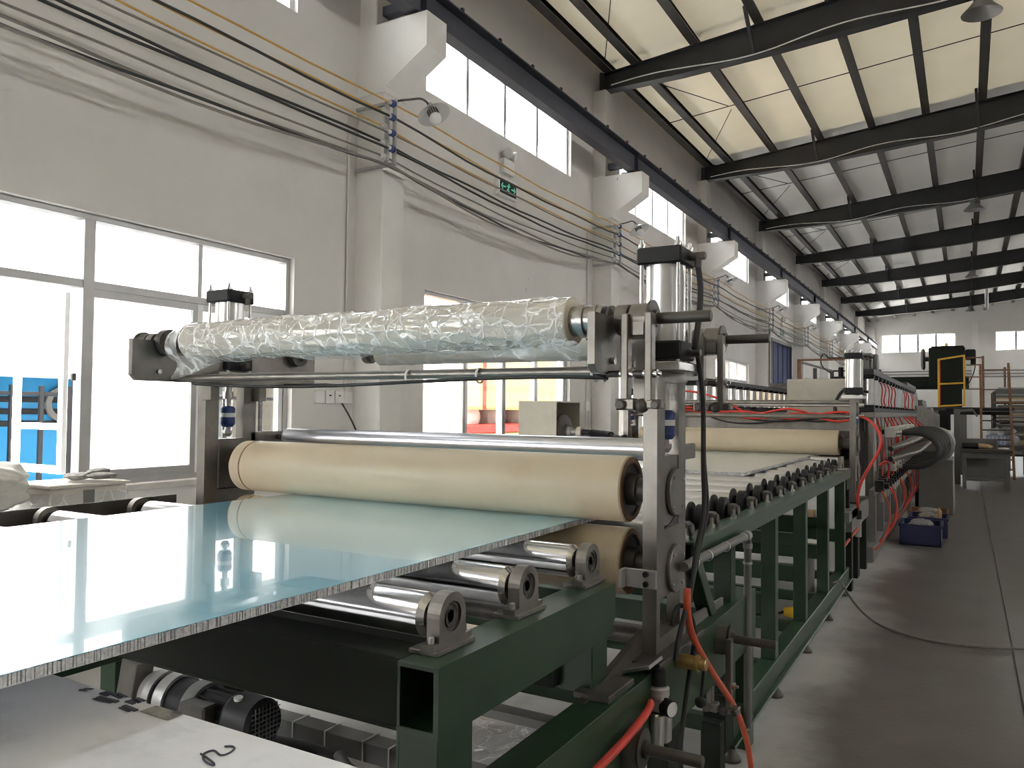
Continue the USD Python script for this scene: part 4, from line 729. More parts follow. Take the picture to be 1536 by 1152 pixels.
for x, y in ((-2.92, 18.6), (-2.76, 20.0)): part(dp, 'railing_post', box(x-.04, x+.04, y-.02, y+.04, 2.12, 2.5, .003), M['darksteel'])
part(dp, 'gear_housing', L(box(-2.13, -1.72, 17.5, 18.3, 2.12, 2.66, .02), box(-2.14, -1.66, 17.45, 18.3, 2.66, 2.73, .01)), M['machinegrey']); part(dp, 'air_cylinder', cyl((-2.5, 17.5, 2.63), (-2.15, 17.5, 2.63), .03, 14), M['black'])
part(dp, 'motor', L(box(-2.44, -2.15, 17.5, 17.9, 2.12, 2.26, .02), cyl((-2.27, 17.7, 2.26), (-2.27, 17.7, 2.46), .05, 14, .01)), M['black']); part(dp, 'handwheel', lathe([(0, 0), (0, .22), (.04, .24), (.08, .22), (.08, 0)], (-1.66, 17.9, 2.5), (1, 0, 0), 32), M['machinegrey'])
part(dp, 'cable', tube(spline([(-2.48, 17.46, 2.64), (-2.58, 17.44, 2.72), (-2.62, 17.44, 2.55), (-2.5, 17.45, 2.38), (-2.38, 17.46, 2.28)], 30), .012, 7), M['rubberblack'])

# ---------------------------------------------------------------- far platform with the green head
FP = thing('steel_platform', 'dark raised steel platform with rusty railings and a ladder near the gable wall', 'platform', (-.2, 24, 0))
part(FP, 'deck', box(-1.4, 1.0, 22.6, 25.4, 1.60, 1.68, .004), M['darksteel']); part(FP, 'deck_edge', box(-.45, .92, 22.5, 22.6, 1.50, 1.66, .004), M['black'])
for x, y in ((-.50, 22.7), (-.50, 25.2), (.9, 25.2)): part(FP, 'column', box(x-.11, x+.11, y-.11, y+.11, 0, 1.6, .004), M['black'])
part(FP, 'cross_beam', box(-2.6, .06, 24.2, 24.5, 2.18, 2.52, .008), M['green2']); part(FP, 'cross_beam', box(-1.3, -.4, 22.6, 23.1, 1.36, 1.6, .006), M['machinegrey'])
for y in (22.65,):
    for z in (2.12, 2.42, 2.72, 2.9): part(FP, 'top_rail', box(.0, .38, y, y+.03, z, z+.03, .002), M['rust'])
for z in (2.18, 2.72): part(FP, 'top_rail', box(.40, 1.0, 25.3, 25.33, z, z+.03, .002), M['rust'])
for x, y, h in ((.36, 22.62, 2.95), (.99, 25.2, 2.7), (.87, 24.2, 2.75)): part(FP, 'railing_post', box(x-.025, x+.025, y, y+.05, 1.66, h, .002), M['rust'])
for x in (.30, .88):
    part(FP, 'ladder_rail', bar((x, 22.45, 2.75 if x > .5 else 2.72), (x+(.06 if x > .5 else 0), 21.5, .02), .05, .06, .003), M['rust'])
for j in range(7): part(FP, 'ladder_step', box(.30, .92, 21.62+.12*j, 21.86+.12*j, .22+.225*j, .25+.225*j, .002), M['darksteel'])
GH = thing('drill_machine', 'square dark green machine head with a handwheel standing on the raised platform', 'machine', (-.5, 24, 1.68))
part(GH, 'housing', J(box(-.86, -.02, 23.6, 24.6, 2.2, 3.26, .02), box(-.80, -.05, 23.65, 24.55, 3.26, 3.30, .01)), M['green2']); part(GH, 'lower_box', box(-.62, -.1, 23.55, 24.5, 1.68, 2.2, .01), M['green2'])
part(GH, 'handwheel', J(lathe([(0, 0), (0, .25), (.05, .30), (.09, .25), (.09, 0)], (-1.05, 24, 2.98), (1, 0, 0), 30), cyl((-.98, 24, 2.98), (-.86, 24, 2.98), .06, 14)), M['machinegrey']); part(GH, 'motor', J(box(-.02, .22, 23.7, 24.3, 2.95, 3.2, .03), cyl((.1, 23.9, 2.9), (.22, 23.9, 2.9), .1, 14)), M['black']); part(GH, 'oil_cap', cyl((-.45, 24, 3.30), (-.45, 24, 3.40), .035, 10, .01), M['brass'])
part(GH, 'cable', tube(spline([(.2, 23.7, 2.9), (.17, 23.68, 2.6), (.05, 23.66, 2.3), (0, 23.6, 2.2)], 16), .012, 6), M['rubberblack'])
YG = thing('guard_frame', 'bright yellow guard frame standing in front of the green machine head', 'frame', (-.4, 23.1, 1.68))
yy = 23.1
for x in (-.62, -.045): part(YG, 'upright', bar((x, yy+(.15 if x > -.3 else 0), 1.68 if x < -.3 else 1.72), (x, yy+(.15 if x > -.3 else 0), 2.93 if x < -.3 else 3.03), .045, .045, .003), M['yellow'])
for z0, z1 in ((1.71, 1.75), (2.28, 2.31), (2.91, 3.01)): part(YG, 'crossbar', bar((-.62, yy, z0), (-.045, yy+.15, z1), .045, .045, .003), M['yellow'])
part(YG, 'edge_strip', J(*[bar((x+.035, yy+.02, 1.75), (x+.035, yy+.02, 2.92), .02, .02, .002) for x in (-.62,)]), M['red'])

# ---------------------------------------------------------------- work table and shelves on the right
WT = thing('work_table', 'grey steel work table with a dark top in front of the far platform', 'table', (.35, 18.9, 0))
part(WT, 'table_top', box(-.12, .78, 18.5, 19.3, .74, .80, .005), M['darksteel'])
for x in (-.05, .70):
    for y in (18.6, 19.2): part(WT, 'leg', box(x-.035, x+.035, y-.035, y+.035, 0, .74, .003), M['machinegrey'])
part(WT, 'shelf', box(-.05, .70, 18.6, 19.2, .16, .19, .003), M['machinegrey']); part(WT, 'apron', box(-.09, .74, 18.56, 18.6, .62, .74, .003), M['machinegrey']); part(WT, 'back_panel', box(-.05, .70, 19.16, 19.19, .19, .74, .002), M['machinegrey'])
pl = thing('pipe_roll', 'dark roll with a tan end lying on the far work table', 'roll', (.1, 18.9, .80)); part(pl, 'roll', cyl((-.08, 18.85, .86), (.2, 18.9, .86), .06, 16, .01), M['black']); part(pl, 'tan_end', lathe([(0, .055), (.18, .05), (.26, .02), (.26, 0)], (.2, 18.9, .86), (1, .05, -.06), 16), M['wood'])
solo('steel_box', 'open grey steel box at the back of the far work table', 'box', J(box(-.1, .55, 19.2, 19.22, .80, 1.0, .002), box(.54, .55, 18.95, 19.2, .80, .97, .002)), M['machinegrey']); solo('rag', 'pale rag at the right end of the far work table', 'rag', (np.array(trimesh.creation.icosphere(2, .1).vertices)*[1, .8, .25]+[.64, 18.8, .82], np.array(trimesh.creation.icosphere(2, .1).faces)), M['cloth'])
PF = thing('pole_frame', 'grey steel pole with a bent arm beside the far work table', 'frame', (-.2, 19.6, 0))
part(PF, 'pole', box(-.24, -.12, 19.6, 19.72, 0, 1.62, .004), M['machinegrey']); part(PF, 'arm', bar((-.18, 19.66, 1.58), (.12, 19.66, 1.60), .06, .06, .003), M['machinegrey']); part(PF, 'arm', bar((.12, 19.66, 1.60), (.2, 19.66, 1.46), .04, .04, .003), M['machinegrey']); part(PF, 'side_panel', box(-.12, .0, 19.62, 19.7, .2, 1.5, .004), M['machinegrey'])
part(PF, 'lamp_cup', cyl((-.32, 19.55, 1.0), (-.32, 19.55, 1.16), .05, 14, .01), M['white'], 'white cup'); part(PF, 'lamp_cup_arm', cyl((-.32, 19.55, .2), (-.30, 19.6, 1.0), .012, 8), M['alu'])
SR = thing('storage_rack', 'tall rack of flat sheets and boards behind the ladder at the right edge', 'rack', (1.6, 24.5, 0))
for x in (.62, 2.6):
    for y in (23.9, 25.3): part(SR, 'post', box(x-.04, x+.04, y-.04, y+.04, 0, 2.1, .003), M['darksteel'])
for z in (.5, .95, 1.35, 1.85): part(SR, 'shelf', box(.6, 2.65, 23.85, 25.35, z-.05, z, .003), M['rust'] if z > 1.8 else M['darksteel'])
k_ = 0
sheetm = [M['machinegrey'], M['alu'], M['wood'], M['steel'], M['card'], M['sill']]
for z0, z1 in ((0.5, .9), (.95, 1.28), (1.35, 1.78), (1.85, 2.25)):
    z = z0+.002; m_ = 0
    while z < z1-.04:
        h = float(rng.uniform(.025, .07)); dx, dy = rng.uniform(-.1, .1, 2)
        nm = ['bottom', 'second', 'third', 'fourth', 'fifth', 'sixth', 'seventh', 'eighth', 'ninth', 'tenth', 'eleventh', 'twelfth'][m_]
        solo('stored_sheet', f'flat stored sheet on the rack behind the ladder, {nm} from below on the {["lowest", "second", "third", "top"][[.5, .95, 1.35, 1.85].index(z0)]} shelf', 'sheet', box(.68+dx, 2.5+dx*.5, 23.95+dy*.5, 25.25, z, z+h, .003), sheetm[int(rng.integers(6))], 'sheets on the storage rack'); z += h+.002; m_ += 1
CB = thing('crate_stack_bench', 'low steel bench carrying bagged parts behind the ladder', 'bench', (.75, 22.9, 0)); part(CB, 'bench_top', box(.35, 1.3, 22.95, 23.7, .70, .75, .003), M['darksteel'])
for x in (.4, 1.25):
    for y in (23.0, 23.65): part(CB, 'leg', box(x-.03, x+.03, y-.03, y+.03, 0, .7, .003), M['darksteel'])
bk = thing('parts_basket', 'pale blue plastic basket on the low bench behind the ladder', 'basket', (.6, 23.2, .75)); palebl = mat('pale_blue_plastic', (.38, .42, .60), .4)
part(bk, 'basket', J(box(.42, .85, 23.05, 23.07, .75, .98, .003), box(.42, .85, 23.4, 23.42, .75, .98, .003), box(.42, .44, 23.05, 23.42, .75, .98, .003), box(.83, .85, 23.05, 23.42, .75, .98, .003), box(.42, .85, 23.05, 23.42, .75, .765, .003)), palebl)
for j in range(5): part(bk, 'rib', box(.47+.085*j, .485+.085*j, 23.04, 23.05, .77, .96, .002), M['white'])
for i, (x, y, z, sx_, mt) in enumerate(((.95, 23.25, .88, .17, M['filmfloor']), (.62, 23.2, 1.06, .16, M['filmfloor']), (.88, 23.3, 1.10, .14, M['gloves']))):
    m = trimesh.creation.icosphere(3, sx_); v = np.array(m.vertices); v = v*(1+.5*(meshkit.fbm(v*9+i*7, 3, i)-.5))[:, None]*[1.2, 1, .75]+[x, y, z]
    solo('parts_bag', ['crumpled clear bag beside the pale blue basket', 'crumpled clear bag on top of the pale blue basket', 'dark grey bag resting above the pale blue basket'][i], 'bag', (v, np.array(m.faces)), mt)
# crates along the aisle
def crate(label, x, y, w, d, h, mt, z=0, fill=True):
    t = thing('parts_crate', label, 'crate', (x, y, z), 'crates along the aisle')
    for nm, b in (('side', (x-w/2, x+w/2, y-d/2, y-d/2+.015)), ('side', (x-w/2, x+w/2, y+d/2-.015, y+d/2)), ('end', (x-w/2, x-w/2+.015, y-d/2, y+d/2)), ('end', (x+w/2-.015, x+w/2, y-d/2, y+d/2))): part(t, nm+'_wall', box(*b, z, z+h, .004), mt)
    part(t, 'bottom', box(x-w/2, x+w/2, y-d/2, y+d/2, z, z+.015, .002), mt)
    part(t, 'rim', prism(rect_hole((x-w/2-.012, y-d/2-.012, x+w/2+.012, y+d/2+.012), (x-w/2+.016, y-d/2+.016, x+w/2-.016, y+d/2-.016)), 'z', z+h-.03, z+h), mt)
    if fill:
        m = trimesh.creation.icosphere(3, 1); v = np.array(m.vertices); v = v*(1+.5*(meshkit.fbm(v*3+x*7, 3, 3)-.5))[:, None]*[w*.33, d*.33, h*.35]+[x, y, z+h*.8]
        part(t, 'contents', (v, np.array(m.faces)), M['gloves'], 'crumpled dark bag in the crate')
crate('dark blue crate with a crumpled bag, nearest on the aisle floor', -.47, 10.45, .42, .55, .24, M['crate'])
crate('dark blue crate standing behind the nearest crate', -.42, 11.2, .42, .55, .24, M['crate'])
crate('rusty brown open crate between the blue crates', -.46, 12.2, .46, .6, .2, M['rust'])
crate('dark blue crate farthest along the aisle floor', -.52, 14.4, .40, .55, .26, M['crate'])
solo('tan_bottle', 'small tan bottle standing on the rim of the second blue crate', 'bottle', lathe([(0, 0), (0, .03), (.08, .03), (.10, .014), (.12, .014), (.12, 0)], (-.30, 11.0, .24), (0, 0, 1), 14), M['wood'])

# ---------------------------------------------------------------- fan drive beside the left wall
FD = thing('fan_drive', 'cream steel fan drive box with a jointed shaft, left of the long roller conveyor', 'drive', (-3.98, 7.8, 0))
part(FD, 'cover', J(box(-4.23, -3.77, 7.5, 7.515, 1.06, 1.60, .004), box(-4.23, -3.77, 7.515, 8.10, 1.585, 1.60, .004), box(-4.23, -4.215, 7.515, 8.10, 1.06, 1.585, .003), box(-4.23, -3.77, 8.085, 8.10, 1.06, 1.585, .003)), M['creambox'], 'cream sheet-steel cover')
part(FD, 'dark_backing', box(-4.2, -4.18, 7.52, 8.08, 1.06, 1.58, .002), M['black']); part(FD, 'stand', J(box(-4.2, -3.6, 7.52, 8.08, 1.0, 1.06, .004)), M['machinegrey'])
for x in (-4.15, -3.65):
    for y in (7.56, 8.04): part(FD, 'leg', box(x-.04, x+.04, y-.04, y+.04, 0, 1.0, .003), M['machinegrey'])
fx, fy, fz = -3.79, 7.72, 1.27
part(FD, 'fan_disc', lathe([(-.03, 0), (-.03, .19), (.0, .195), (.02, .18), (.035, .09), (.06, .085), (.06, 0)], (fx, fy, fz), (1, 0, 0), 36), M['darksteel'])
for j in range(24):
    a = j*2*math.pi/24; part(FD, 'fan_blade', bar((fx+.02, fy+.10*math.cos(a), fz+.10*math.sin(a)), (fx+.005, fy+.18*math.cos(a+.1), fz+.18*math.sin(a+.1)), .006, .03, .001), M['steel'])
part(FD, 'hub', lathe([(.06, .06), (.10, .055), (.10, .035), (.18, .03), (.18, 0)], (fx, fy, fz), (1, 0, 0), 20), M['alu'])
part(FD, 'shaft_support', prism(unary_union([disc_poly(fy, fz, .06), sbox(fy-.06, 1.06, fy+.06, fz)]), 'x', -3.62, -3.57), M['creambox'])
part(FD, 'joint_shaft', J(cyl((-3.57, fy, fz), (-3.45, fy, fz-.005), .035, 14, .004), lathe([(0, .022), (.02, .04), (.33, .05), (.36, .05), (.36, .028), (.55, .026), (.56, .04), (.60, .045), (.62, .03), (.62, 0)], (-3.47, fy, fz-.004), (1, -.6, -.09), 16)), M['black'])
# sockets, switch, conduits on the wall
sk = thing('socket_box', 'row of white wall sockets beside the first pillar', 'socket', (XW, 5.9, 1.6))
for j in range(4):
    y = 5.70+j*.135; part(sk, 'socket_plate', box(XW-.005, XW+.03, y, y+.125, 1.545, 1.675, .006), M['white'])
    if j in (1, 2): part(sk, 'socket_hole', box(XW+.03, XW+.032, y+.045, y+.075, 1.62, 1.632, 0), M['black'])
part(sk, 'plug', box(XW+.03, XW+.07, 6.0, 6.06, 1.55, 1.60, .006), M['white'])
solo('wall_cable', 'black cable hanging from the white wall sockets down the first pillar', 'cable', tube(spline([(XW+.06, 6.03, 1.55), (XW+.10, 6.1, 1.42), (XW+.16, 6.18, 1.2), (XW+.22, 6.22, .9), (XW+.25, 6.22, .4), (XW+.25, 6.2, .02)], 30), .009, 8), M['rubberblack'])
for i, (x, y, z0, z1) in enumerate(((XW+.02, 6.12, 1.675, 4.5), (XW+.02, 12.02, 1.2, 4.5), (XP+.02, 24.5, .3, 4.3), (XP+.02, 24.36, .3, 4.3))):
    solo('wall_conduit', ['thin grey conduit running up from the wall sockets', 'thin conduit with a switch beside the second pillar', 'thin conduit on the face of the fourth pillar, far one of two', 'thin conduit on the face of the fourth pillar, near one of two'][i], 'conduit', cyl((x, y, z0), (x, y, z1), .014, 10), M['wall'] if i < 2 else M['wireG'])
solo('wall_switch', 'small white wall switch on the conduit beside the second pillar', 'switch', box(XW, XW+.05, 11.95, 12.09, 1.5, 1.66, .006), M['white'])

# ---------------------------------------------------------------- insulator racks, wires and lamps along the wall
RZ = [4.57, 4.50, 4.43, 4.35, 4.27, 4.19, 4.11, 4.04]
rk0 = lp0 = None
for k in range(8):
    y = BAY(k)-.03; o = ordw[k]
    if rk0 is None:
        rk0 = thing('insulator_rack', f'steel rack of blue and white wire insulators on the {o} wall pillar', 'rack', (-5.03, y, 3.95), 'insulator racks on the pillars')
        part(rk0, 'channel', box(-5.10, -5.06, y-.02, y+.02, 3.96, 4.62, .003), M['alu']); part(rk0, 'channel', box(-5.0, -4.965, y-.015, y+.015, 3.96, 4.62, .003), M['alu'])
        for z in (3.965, 4.60): part(rk0, 'arm', box(XW+.02, -4.96, y-.02, y+.02, z-.015, z+.015, .002), M['alu'])
        for j, z in enumerate(RZ):
            x = -5.085 if j % 2 else -4.985
            part(rk0, 'insulator', lathe([(-.035, 0), (-.035, .028), (-.02, .036), (-.008, .036), (-.008, .022), (.008, .022), (.008, .036), (.02, .036), (.035, .028), (.035, 0)], (x, y-.03, z), (0, 1, 0), 16), M['porcelain'] if j % 2 else M['insblue'], 'white insulator' if j % 2 else 'blue insulator')
            part(rk0, 'insulator_cap', cyl((x, y-.10, z), (x, y-.06, z), .022, 12, .004), M['porcelain'])
        ly = y+.09; lx = -4.98
        lp0 = thing('wall_lamp', f'clear bell-shaded wall lamp on a bent arm at the {o} wall pillar', 'lamp', (lx, ly, 4.65), 'bell-shaded lamps along the wall')
        part(lp0, 'arm', tube(spline([(lx-.06, ly-.05, 4.62), (lx, ly, 4.645), (lx+.05, ly+.12, 4.69), (lx+.08, ly+.24, 4.73), (lx+.09, ly+.33, 4.72), (lx+.10, ly+.38, 4.67)], 30), .012, 8), M['darksteel'])
        o_ = np.array([lx+.10, ly+.37, 4.70]); d_ = np.array([.45, -.05, -.89]); d_ /= np.linalg.norm(d_)
        part(lp0, 'shade', lathe([(.02, .04), (.05, .06), (.08, .10), (.11, .15), (.125, .175), (.12, .176), (.075, .102), (.045, .062), (.02, .04)], o_, d_, 32, True), M['clearshade'])
        part(lp0, 'bulb_socket', lathe([(-.02, 0), (-.02, .03), (.06, .036), (.06, .05), (.13, .05), (.13, 0)], o_, d_, 20), M['alu']); part(lp0, 'heat_fins', J(*[bar(o_+d_*.06+.052*(math.cos(a)*frame_of(d_)[0]+math.sin(a)*frame_of(d_)[1]), o_+d_*.13+.052*(math.cos(a)*frame_of(d_)[0]+math.sin(a)*frame_of(d_)[1]), .006, .012, .001) for a in np.arange(12)*math.pi/6]), M['darksteel'], None, 'stuff')
        part(lp0, 'bulb', lathe([(.13, .05), (.15, .062), (.18, .064), (.21, .05), (.225, .025), (.228, .0)], o_, d_, 20, True), M['white'])
    else:
        copy(rk0, 'insulator_rack', f'steel rack of blue and white wire insulators on the {o} wall pillar', (-5.03, y, 3.95)); copy(lp0, 'wall_lamp', f'clear bell-shaded wall lamp on a bent arm at the {o} wall pillar', (-4.98, y+.09, 4.65))
cols = [('wireY', 'yellow'), ('wireY', 'yellow'), ('wireK', 'black'), ('wireY', 'yellow'), ('wireG', 'grey'), ('wireK', 'black'), ('wireK', 'black'), ('wireG', 'grey')]
for j, z in enumerate(RZ):
    x = -5.085 if j % 2 else -4.985; pts = []
    for k in range(-1, 8):
        ya, yb = BAY(k)-.06 if k >= 0 else -1.5, BAY(k+1)-.06 if k < 7 else YE-.4; sg = .035+.035*abs(math.sin(j*2.3+k))+(.03 if j > 5 else 0)
        for u in np.linspace(0, 1, 14)[:-1]: pts.append((x+.012*math.sin(u*9+j), ya+(yb-ya)*u, z-sg*4*u*(1-u)+.008*math.sin(u*20+j*3)))
    solo('wall_wire', f'{cols[j][1]} wire strung along the wall racks, {ordw[j]} from the top', 'wire', tube(pts, .012 if cols[j][1] == 'black' else .009, 6), M[cols[j][0]], 'wires along the wall racks')
for j in range(3):
    pts = []
    for k in range(-1, 6):
        ya, yb = BAY(k)-.06 if k >= 0 else -1.5, BAY(k+1)-.06; sg = .10+.05*j
        for u in np.linspace(0, 1, 14)[:-1]: pts.append((-5.05+.03*j+.015*math.sin(u*7+j*2), ya+(yb-ya)*u, 3.95-sg*4*u*(1-u)+.012*math.sin(u*17+j*3+k)))
    solo('slack_cable', f'grey brown slack cable below the wall racks, {["highest", "middle", "lowest"][j]} of three', 'cable', tube(pts, .012, 6), M['wireG'] if j != 1 else M['wireK'], 'slack cables below the wall racks')
for k, o in ((0, 'first'), (4, 'fifth')):
    ys = BAY(k)+3.05 if k == 0 else 28.1; zs = 4.54 if k == 0 else 4.25; wt = 'between the first two pillars' if k == 0 else 'above the blue door'
    es = thing('exit_sign', f'green lit exit sign on the left wall {wt}', 'sign', (XW, ys, zs))
    part(es, 'housing', box(XW-.005, XW+.05, ys-.26, ys+.26, zs-.12, zs+.14, .006), M['white']); part(es, 'face', box(XW+.05, XW+.054, ys-.22, ys+.22, zs-.09, zs+.11, .001), M['signblack'])
    gl = [bar((XW+.056, ys-.19, zs+.01), (XW+.056, ys-.08, zs+.01), .004, .02, 0), bar((XW+.056, ys-.19, zs+.01), (XW+.056, ys-.15, zs+.05), .004, .016, 0), bar((XW+.056, ys-.19, zs+.01), (XW+.056, ys-.15, zs-.03), .004, .016, 0),
          bar((XW+.056, ys+.08, zs+.01), (XW+.056, ys+.19, zs+.01), .004, .02, 0), bar((XW+.056, ys+.19, zs+.01), (XW+.056, ys+.15, zs+.05), .004, .016, 0), bar((XW+.056, ys+.19, zs+.01), (XW+.056, ys+.15, zs-.03), .004, .016, 0),
          cbox(XW+.056, ys+.01, zs+.075, .004, .03, .03, 0), bar((XW+.056, ys+.0, zs+.055), (XW+.056, ys-.01, zs+.0), .004, .03, 0), bar((XW+.056, ys-.01, zs), (XW+.056, ys+.04, zs-.06), .004, .018, 0), bar((XW+.056, ys-.01, zs), (XW+.056, ys-.05, zs-.05), .004, .018, 0), bar((XW+.056, ys-.05, zs+.03), (XW+.056, ys+.05, zs+.04), .004, .014, 0)]
    part(es, 'pictogram', J(*gl), M['signgreen'], 'pale green running figure between two arrows', 'stuff')
    el = thing('emergency_light', f'twin-head emergency light on the left wall {wt}, over the exit sign', 'lamp', (XW, ys, zs+.25))
    part(el, 'battery_box', box(XW-.005, XW+.07, ys-.14, ys+.14, zs+.2, zs+.40, .008), M['white'])
    for s in (-1, 1): part(el, 'lamp_head', lathe([(-.05, 0), (-.05, .05), (.03, .075), (.035, .07), (.035, 0)], (XW+.08, ys+s*.09, zs+.47), (.8, s*.4, -.2), 20), M['porcelain'])

# ---------------------------------------------------------------- bay lamps hung from the rafters
hb0 = None
for i, k in enumerate((1, 3, 5, 7)):
    y = BAY(k)+.17; o = ordw[k]; z = 7.0; lab = f'grey bell high-bay lamp under the rafter of the {o} wall pillar'
    if hb0 is None:
        hb0 = thing('high_bay_lamp', lab, 'lamp', (.22, y, z), 'high-bay lamps under the rafters')
        part(hb0, 'reflector', lathe([(0, .25), (.005, .252), (.09, .17), (.16, .11), (.17, .09), (.165, .085), (.085, .16), (0, .245)], (.22, y, z), (0, 0, 1), 40, True), M['alu']); part(hb0, 'lamp_body', lathe([(.15, 0), (.15, .095), (.22, .10), (.25, .125), (.27, .125), (.27, .06), (.29, .05), (.29, 0)], (.22, y, z), (0, 0, 1), 28), M['machinegrey'])
        part(hb0, 'hook', tube(spline([(.22, y, z+.28), (.20, y, z+.32), (.22, y, z+.36), (.24, y, z+.33)], 16), .008, 6), M['darksteel'])
    else: copy(hb0, 'high_bay_lamp', lab, (.22, y, z))
solo('roof_drop_pipe', 'grey pipe dropping from the roof beside the farthest bay lamp', 'pipe', tube([(.9, BAY(6)+3, 7.9), (.95, BAY(7)-.4, 7.05), (.8, BAY(7)-.4, 7.0)], .09, 10), M['alu'])

# ---------------------------------------------------------------- lower left: white sheet stack, motor, cable beam
WS = thing('white_panel_stack', 'stack of panels in scuffed white film in the lower left corner', 'panels', (-1.1, .1, .70))
for j in range(5): part(WS, 'panel_sheet', box(-2.35, -.46+.006*math.sin(j*3), -.75, .868-.004*(j % 2), .895+.021*j, .915+.021*j, .0015), M['wrapwhite'] if j == 4 else M['foil'])
def ink(pts, r=.0016): return tube([(*p, 1.0003) for p in pts], r, 5)
zN = on_ = lambda px, py, z: tuple((np.array(EYE)+((px-768)/FOCAL*r2+(py-576)/FOCAL*d2+fw)*((z-1.5)/(((px-768)/FOCAL*r2+(py-576)/FOCAL*d2+fw)[2])))[:2])
part(WS, 'pen_mark', ink(spline([on_(301, 1131, 1.0), on_(316, 1147, 1.0), on_(311, 1128, 1.0), on_(318, 1126, 1.0), on_(333, 1133, 1.0), on_(341, 1131, 1.0), on_(337, 1120, 1.0)], 40)), M['ink'], 'hand-drawn pen mark')
st = []
for a, b in (((126, 1033), (139, 1034)), ((147, 1046), (176, 1053)), ((158, 1038), (170, 1042)), ((176, 1040), (190, 1046)), ((186, 1059), (204, 1066)), ((196, 1050), (210, 1054)), ((205, 1047), (218, 1052)), ((262, 1068), (270, 1072))):
    p, q = on_(*a, 1.0), on_(*b, 1.0); st += [bar((*p, 1.0004), (*q, 1.0004), .006, .0008, 0), bar((p[0], p[1]-.008, 1.0004), (q[0]-.004, q[1]-.008, 1.0004), .005, .0008, 0)]
part(WS, 'stamp_print', J(*st), M['ink'], 'smudged dark stamp print', 'stuff')
p, q = on_(214, 1066, 1.0), on_(243, 1064, 1.0); part(WS, 'label_patch', box(p[0], p[0]+.07, p[1]-.005, p[1]+.025, 1.0001, 1.0008, 0), M['gloves'], 'grey smudged label patch')
TB = thing('stack_table', 'low steel table under the white panel stack', 'table', (-1.1, .1, 0)); part(TB, 'table_top', box(-2.3, -.5, -.7, .84, .85, .893, .004), M['darksteel'])
for x in (-2.2, -.6):
    for y in (-.6, .75): part(TB, 'leg', box(x-.04, x+.04, y-.04, y+.04, 0, .85, .003), M['darksteel'])
GM = thing('gear_motor', 'black geared motor with a finned fan cover under the infeed conveyor', 'motor', (-2.3, 1.92, 0)); mx, my, mz = -2.50, 1.92, 0.44
def gm(nm, m, *r):
    for x in (m if isinstance(m, list) else [m]): part(GM, nm, (np.asarray(x[0])*[1, .78, .78]+[0, my*.22, mz*.22], x[1]), *r)
gm('gear_case', J(lathe([(-.12, 0), (-.12, .10), (-.08, .115), (-.045, .115), (-.045, .10)], (mx, my, mz), (1, 0, 0), 36), lathe([(-.02, .10), (-.02, .115), (.03, .115), (.03, .10)], (mx, my, mz), (1, 0, 0), 36)), M['alu'])
gm('stator', lathe([(-.045, .10), (.12, .098), (.14, .105), (.17, .105), (.17, .085), (.33, .085), (.33, 0)], (mx, my, mz), (1, 0, 0), 36), M['black'])
gm('stator_ring', lathe([(.12, .1), (.12, .108), (.175, .108), (.175, .09)], (mx, my, mz), (1, 0, 0), 36), M['machinegrey'])
for j in range(14):
    a = j*2*math.pi/14; gm('cooling_fin', bar((mx+.18, my+.09*math.cos(a), mz+.09*math.sin(a)), (mx+.32, my+.09*math.cos(a), mz+.09*math.sin(a)), .005, .012, .001), M['black'])
gm('fan_cover', lathe([(.32, .10), (.33, .106), (.44, .104), (.455, .09), (.457, 0)], (mx, my, mz), (1, 0, 0), 36), M['black'])
gm('fan_grille', J(*[bar((mx+.459, my-.08, mz+d), (mx+.459, my+.08, mz+d), .003, .003, 0) for d in np.linspace(-.06, .06, 7)], *[bar((mx+.459, my+d, mz-.08), (mx+.459, my+d, mz+.08), .003, .003, 0) for d in np.linspace(-.06, .06, 7)]), M['machinegrey'], None, 'stuff')
gm('terminal_box', box(mx+.16, mx+.29, my-.15, my-.07, mz-.05, mz+.07, .008), M['darksteel']); gm('warning_label', box(mx-.03, mx+.05, my-.118, my-.114, mz-.035, mz+.0, .0005), M['red'], 'small red warning label'); gm('name_disc', cyl((mx+.36, my-.04, mz+.09), (mx+.36, my-.043, mz+.104), .018, 14), M['porcelain'], 'pale round plate')
gm('mounting_foot', J(box(mx-.10, mx+.30, my-.09, my+.09, mz-.14, mz-.11, .004)), M['black']); gm('bracket_plate', rot(box(mx-.24, mx-.15, my-.10, my+.0, mz-.25, mz+.16, .004), (mx-.2, my, mz), (0, 1, 0), 10), M['steel'], 'leaning grey bracket plate')
gm('motor_post', box(mx-.12, mx+.3, my-.06, my+.06, mz-mz/.78, mz-.14, .004), M['green2'])
CBm = thing('cable_beam', 'dark square beam with tied cables running under the infeed conveyor', 'beam', (-2, 2.45, 0)); part(CBm, 'beam', box(-3.0, -1.05, 2.46, 2.55, .105, .18, .003), M['machinegrey'])
for x in (-2.95, -1.1): part(CBm, 'foot', box(x-.04, x+.04, 2.47, 2.54, 0, .105, .003), M['machinegrey'])
for x in (-2.46, -2.28, -2.08, -1.95, -1.88): part(CBm, 'cable_tie', prism(rect_hole((2.454, .098, 2.556, .187), (2.458, .102, 2.552, .183)), 'x', x, x+.005), M['white'])
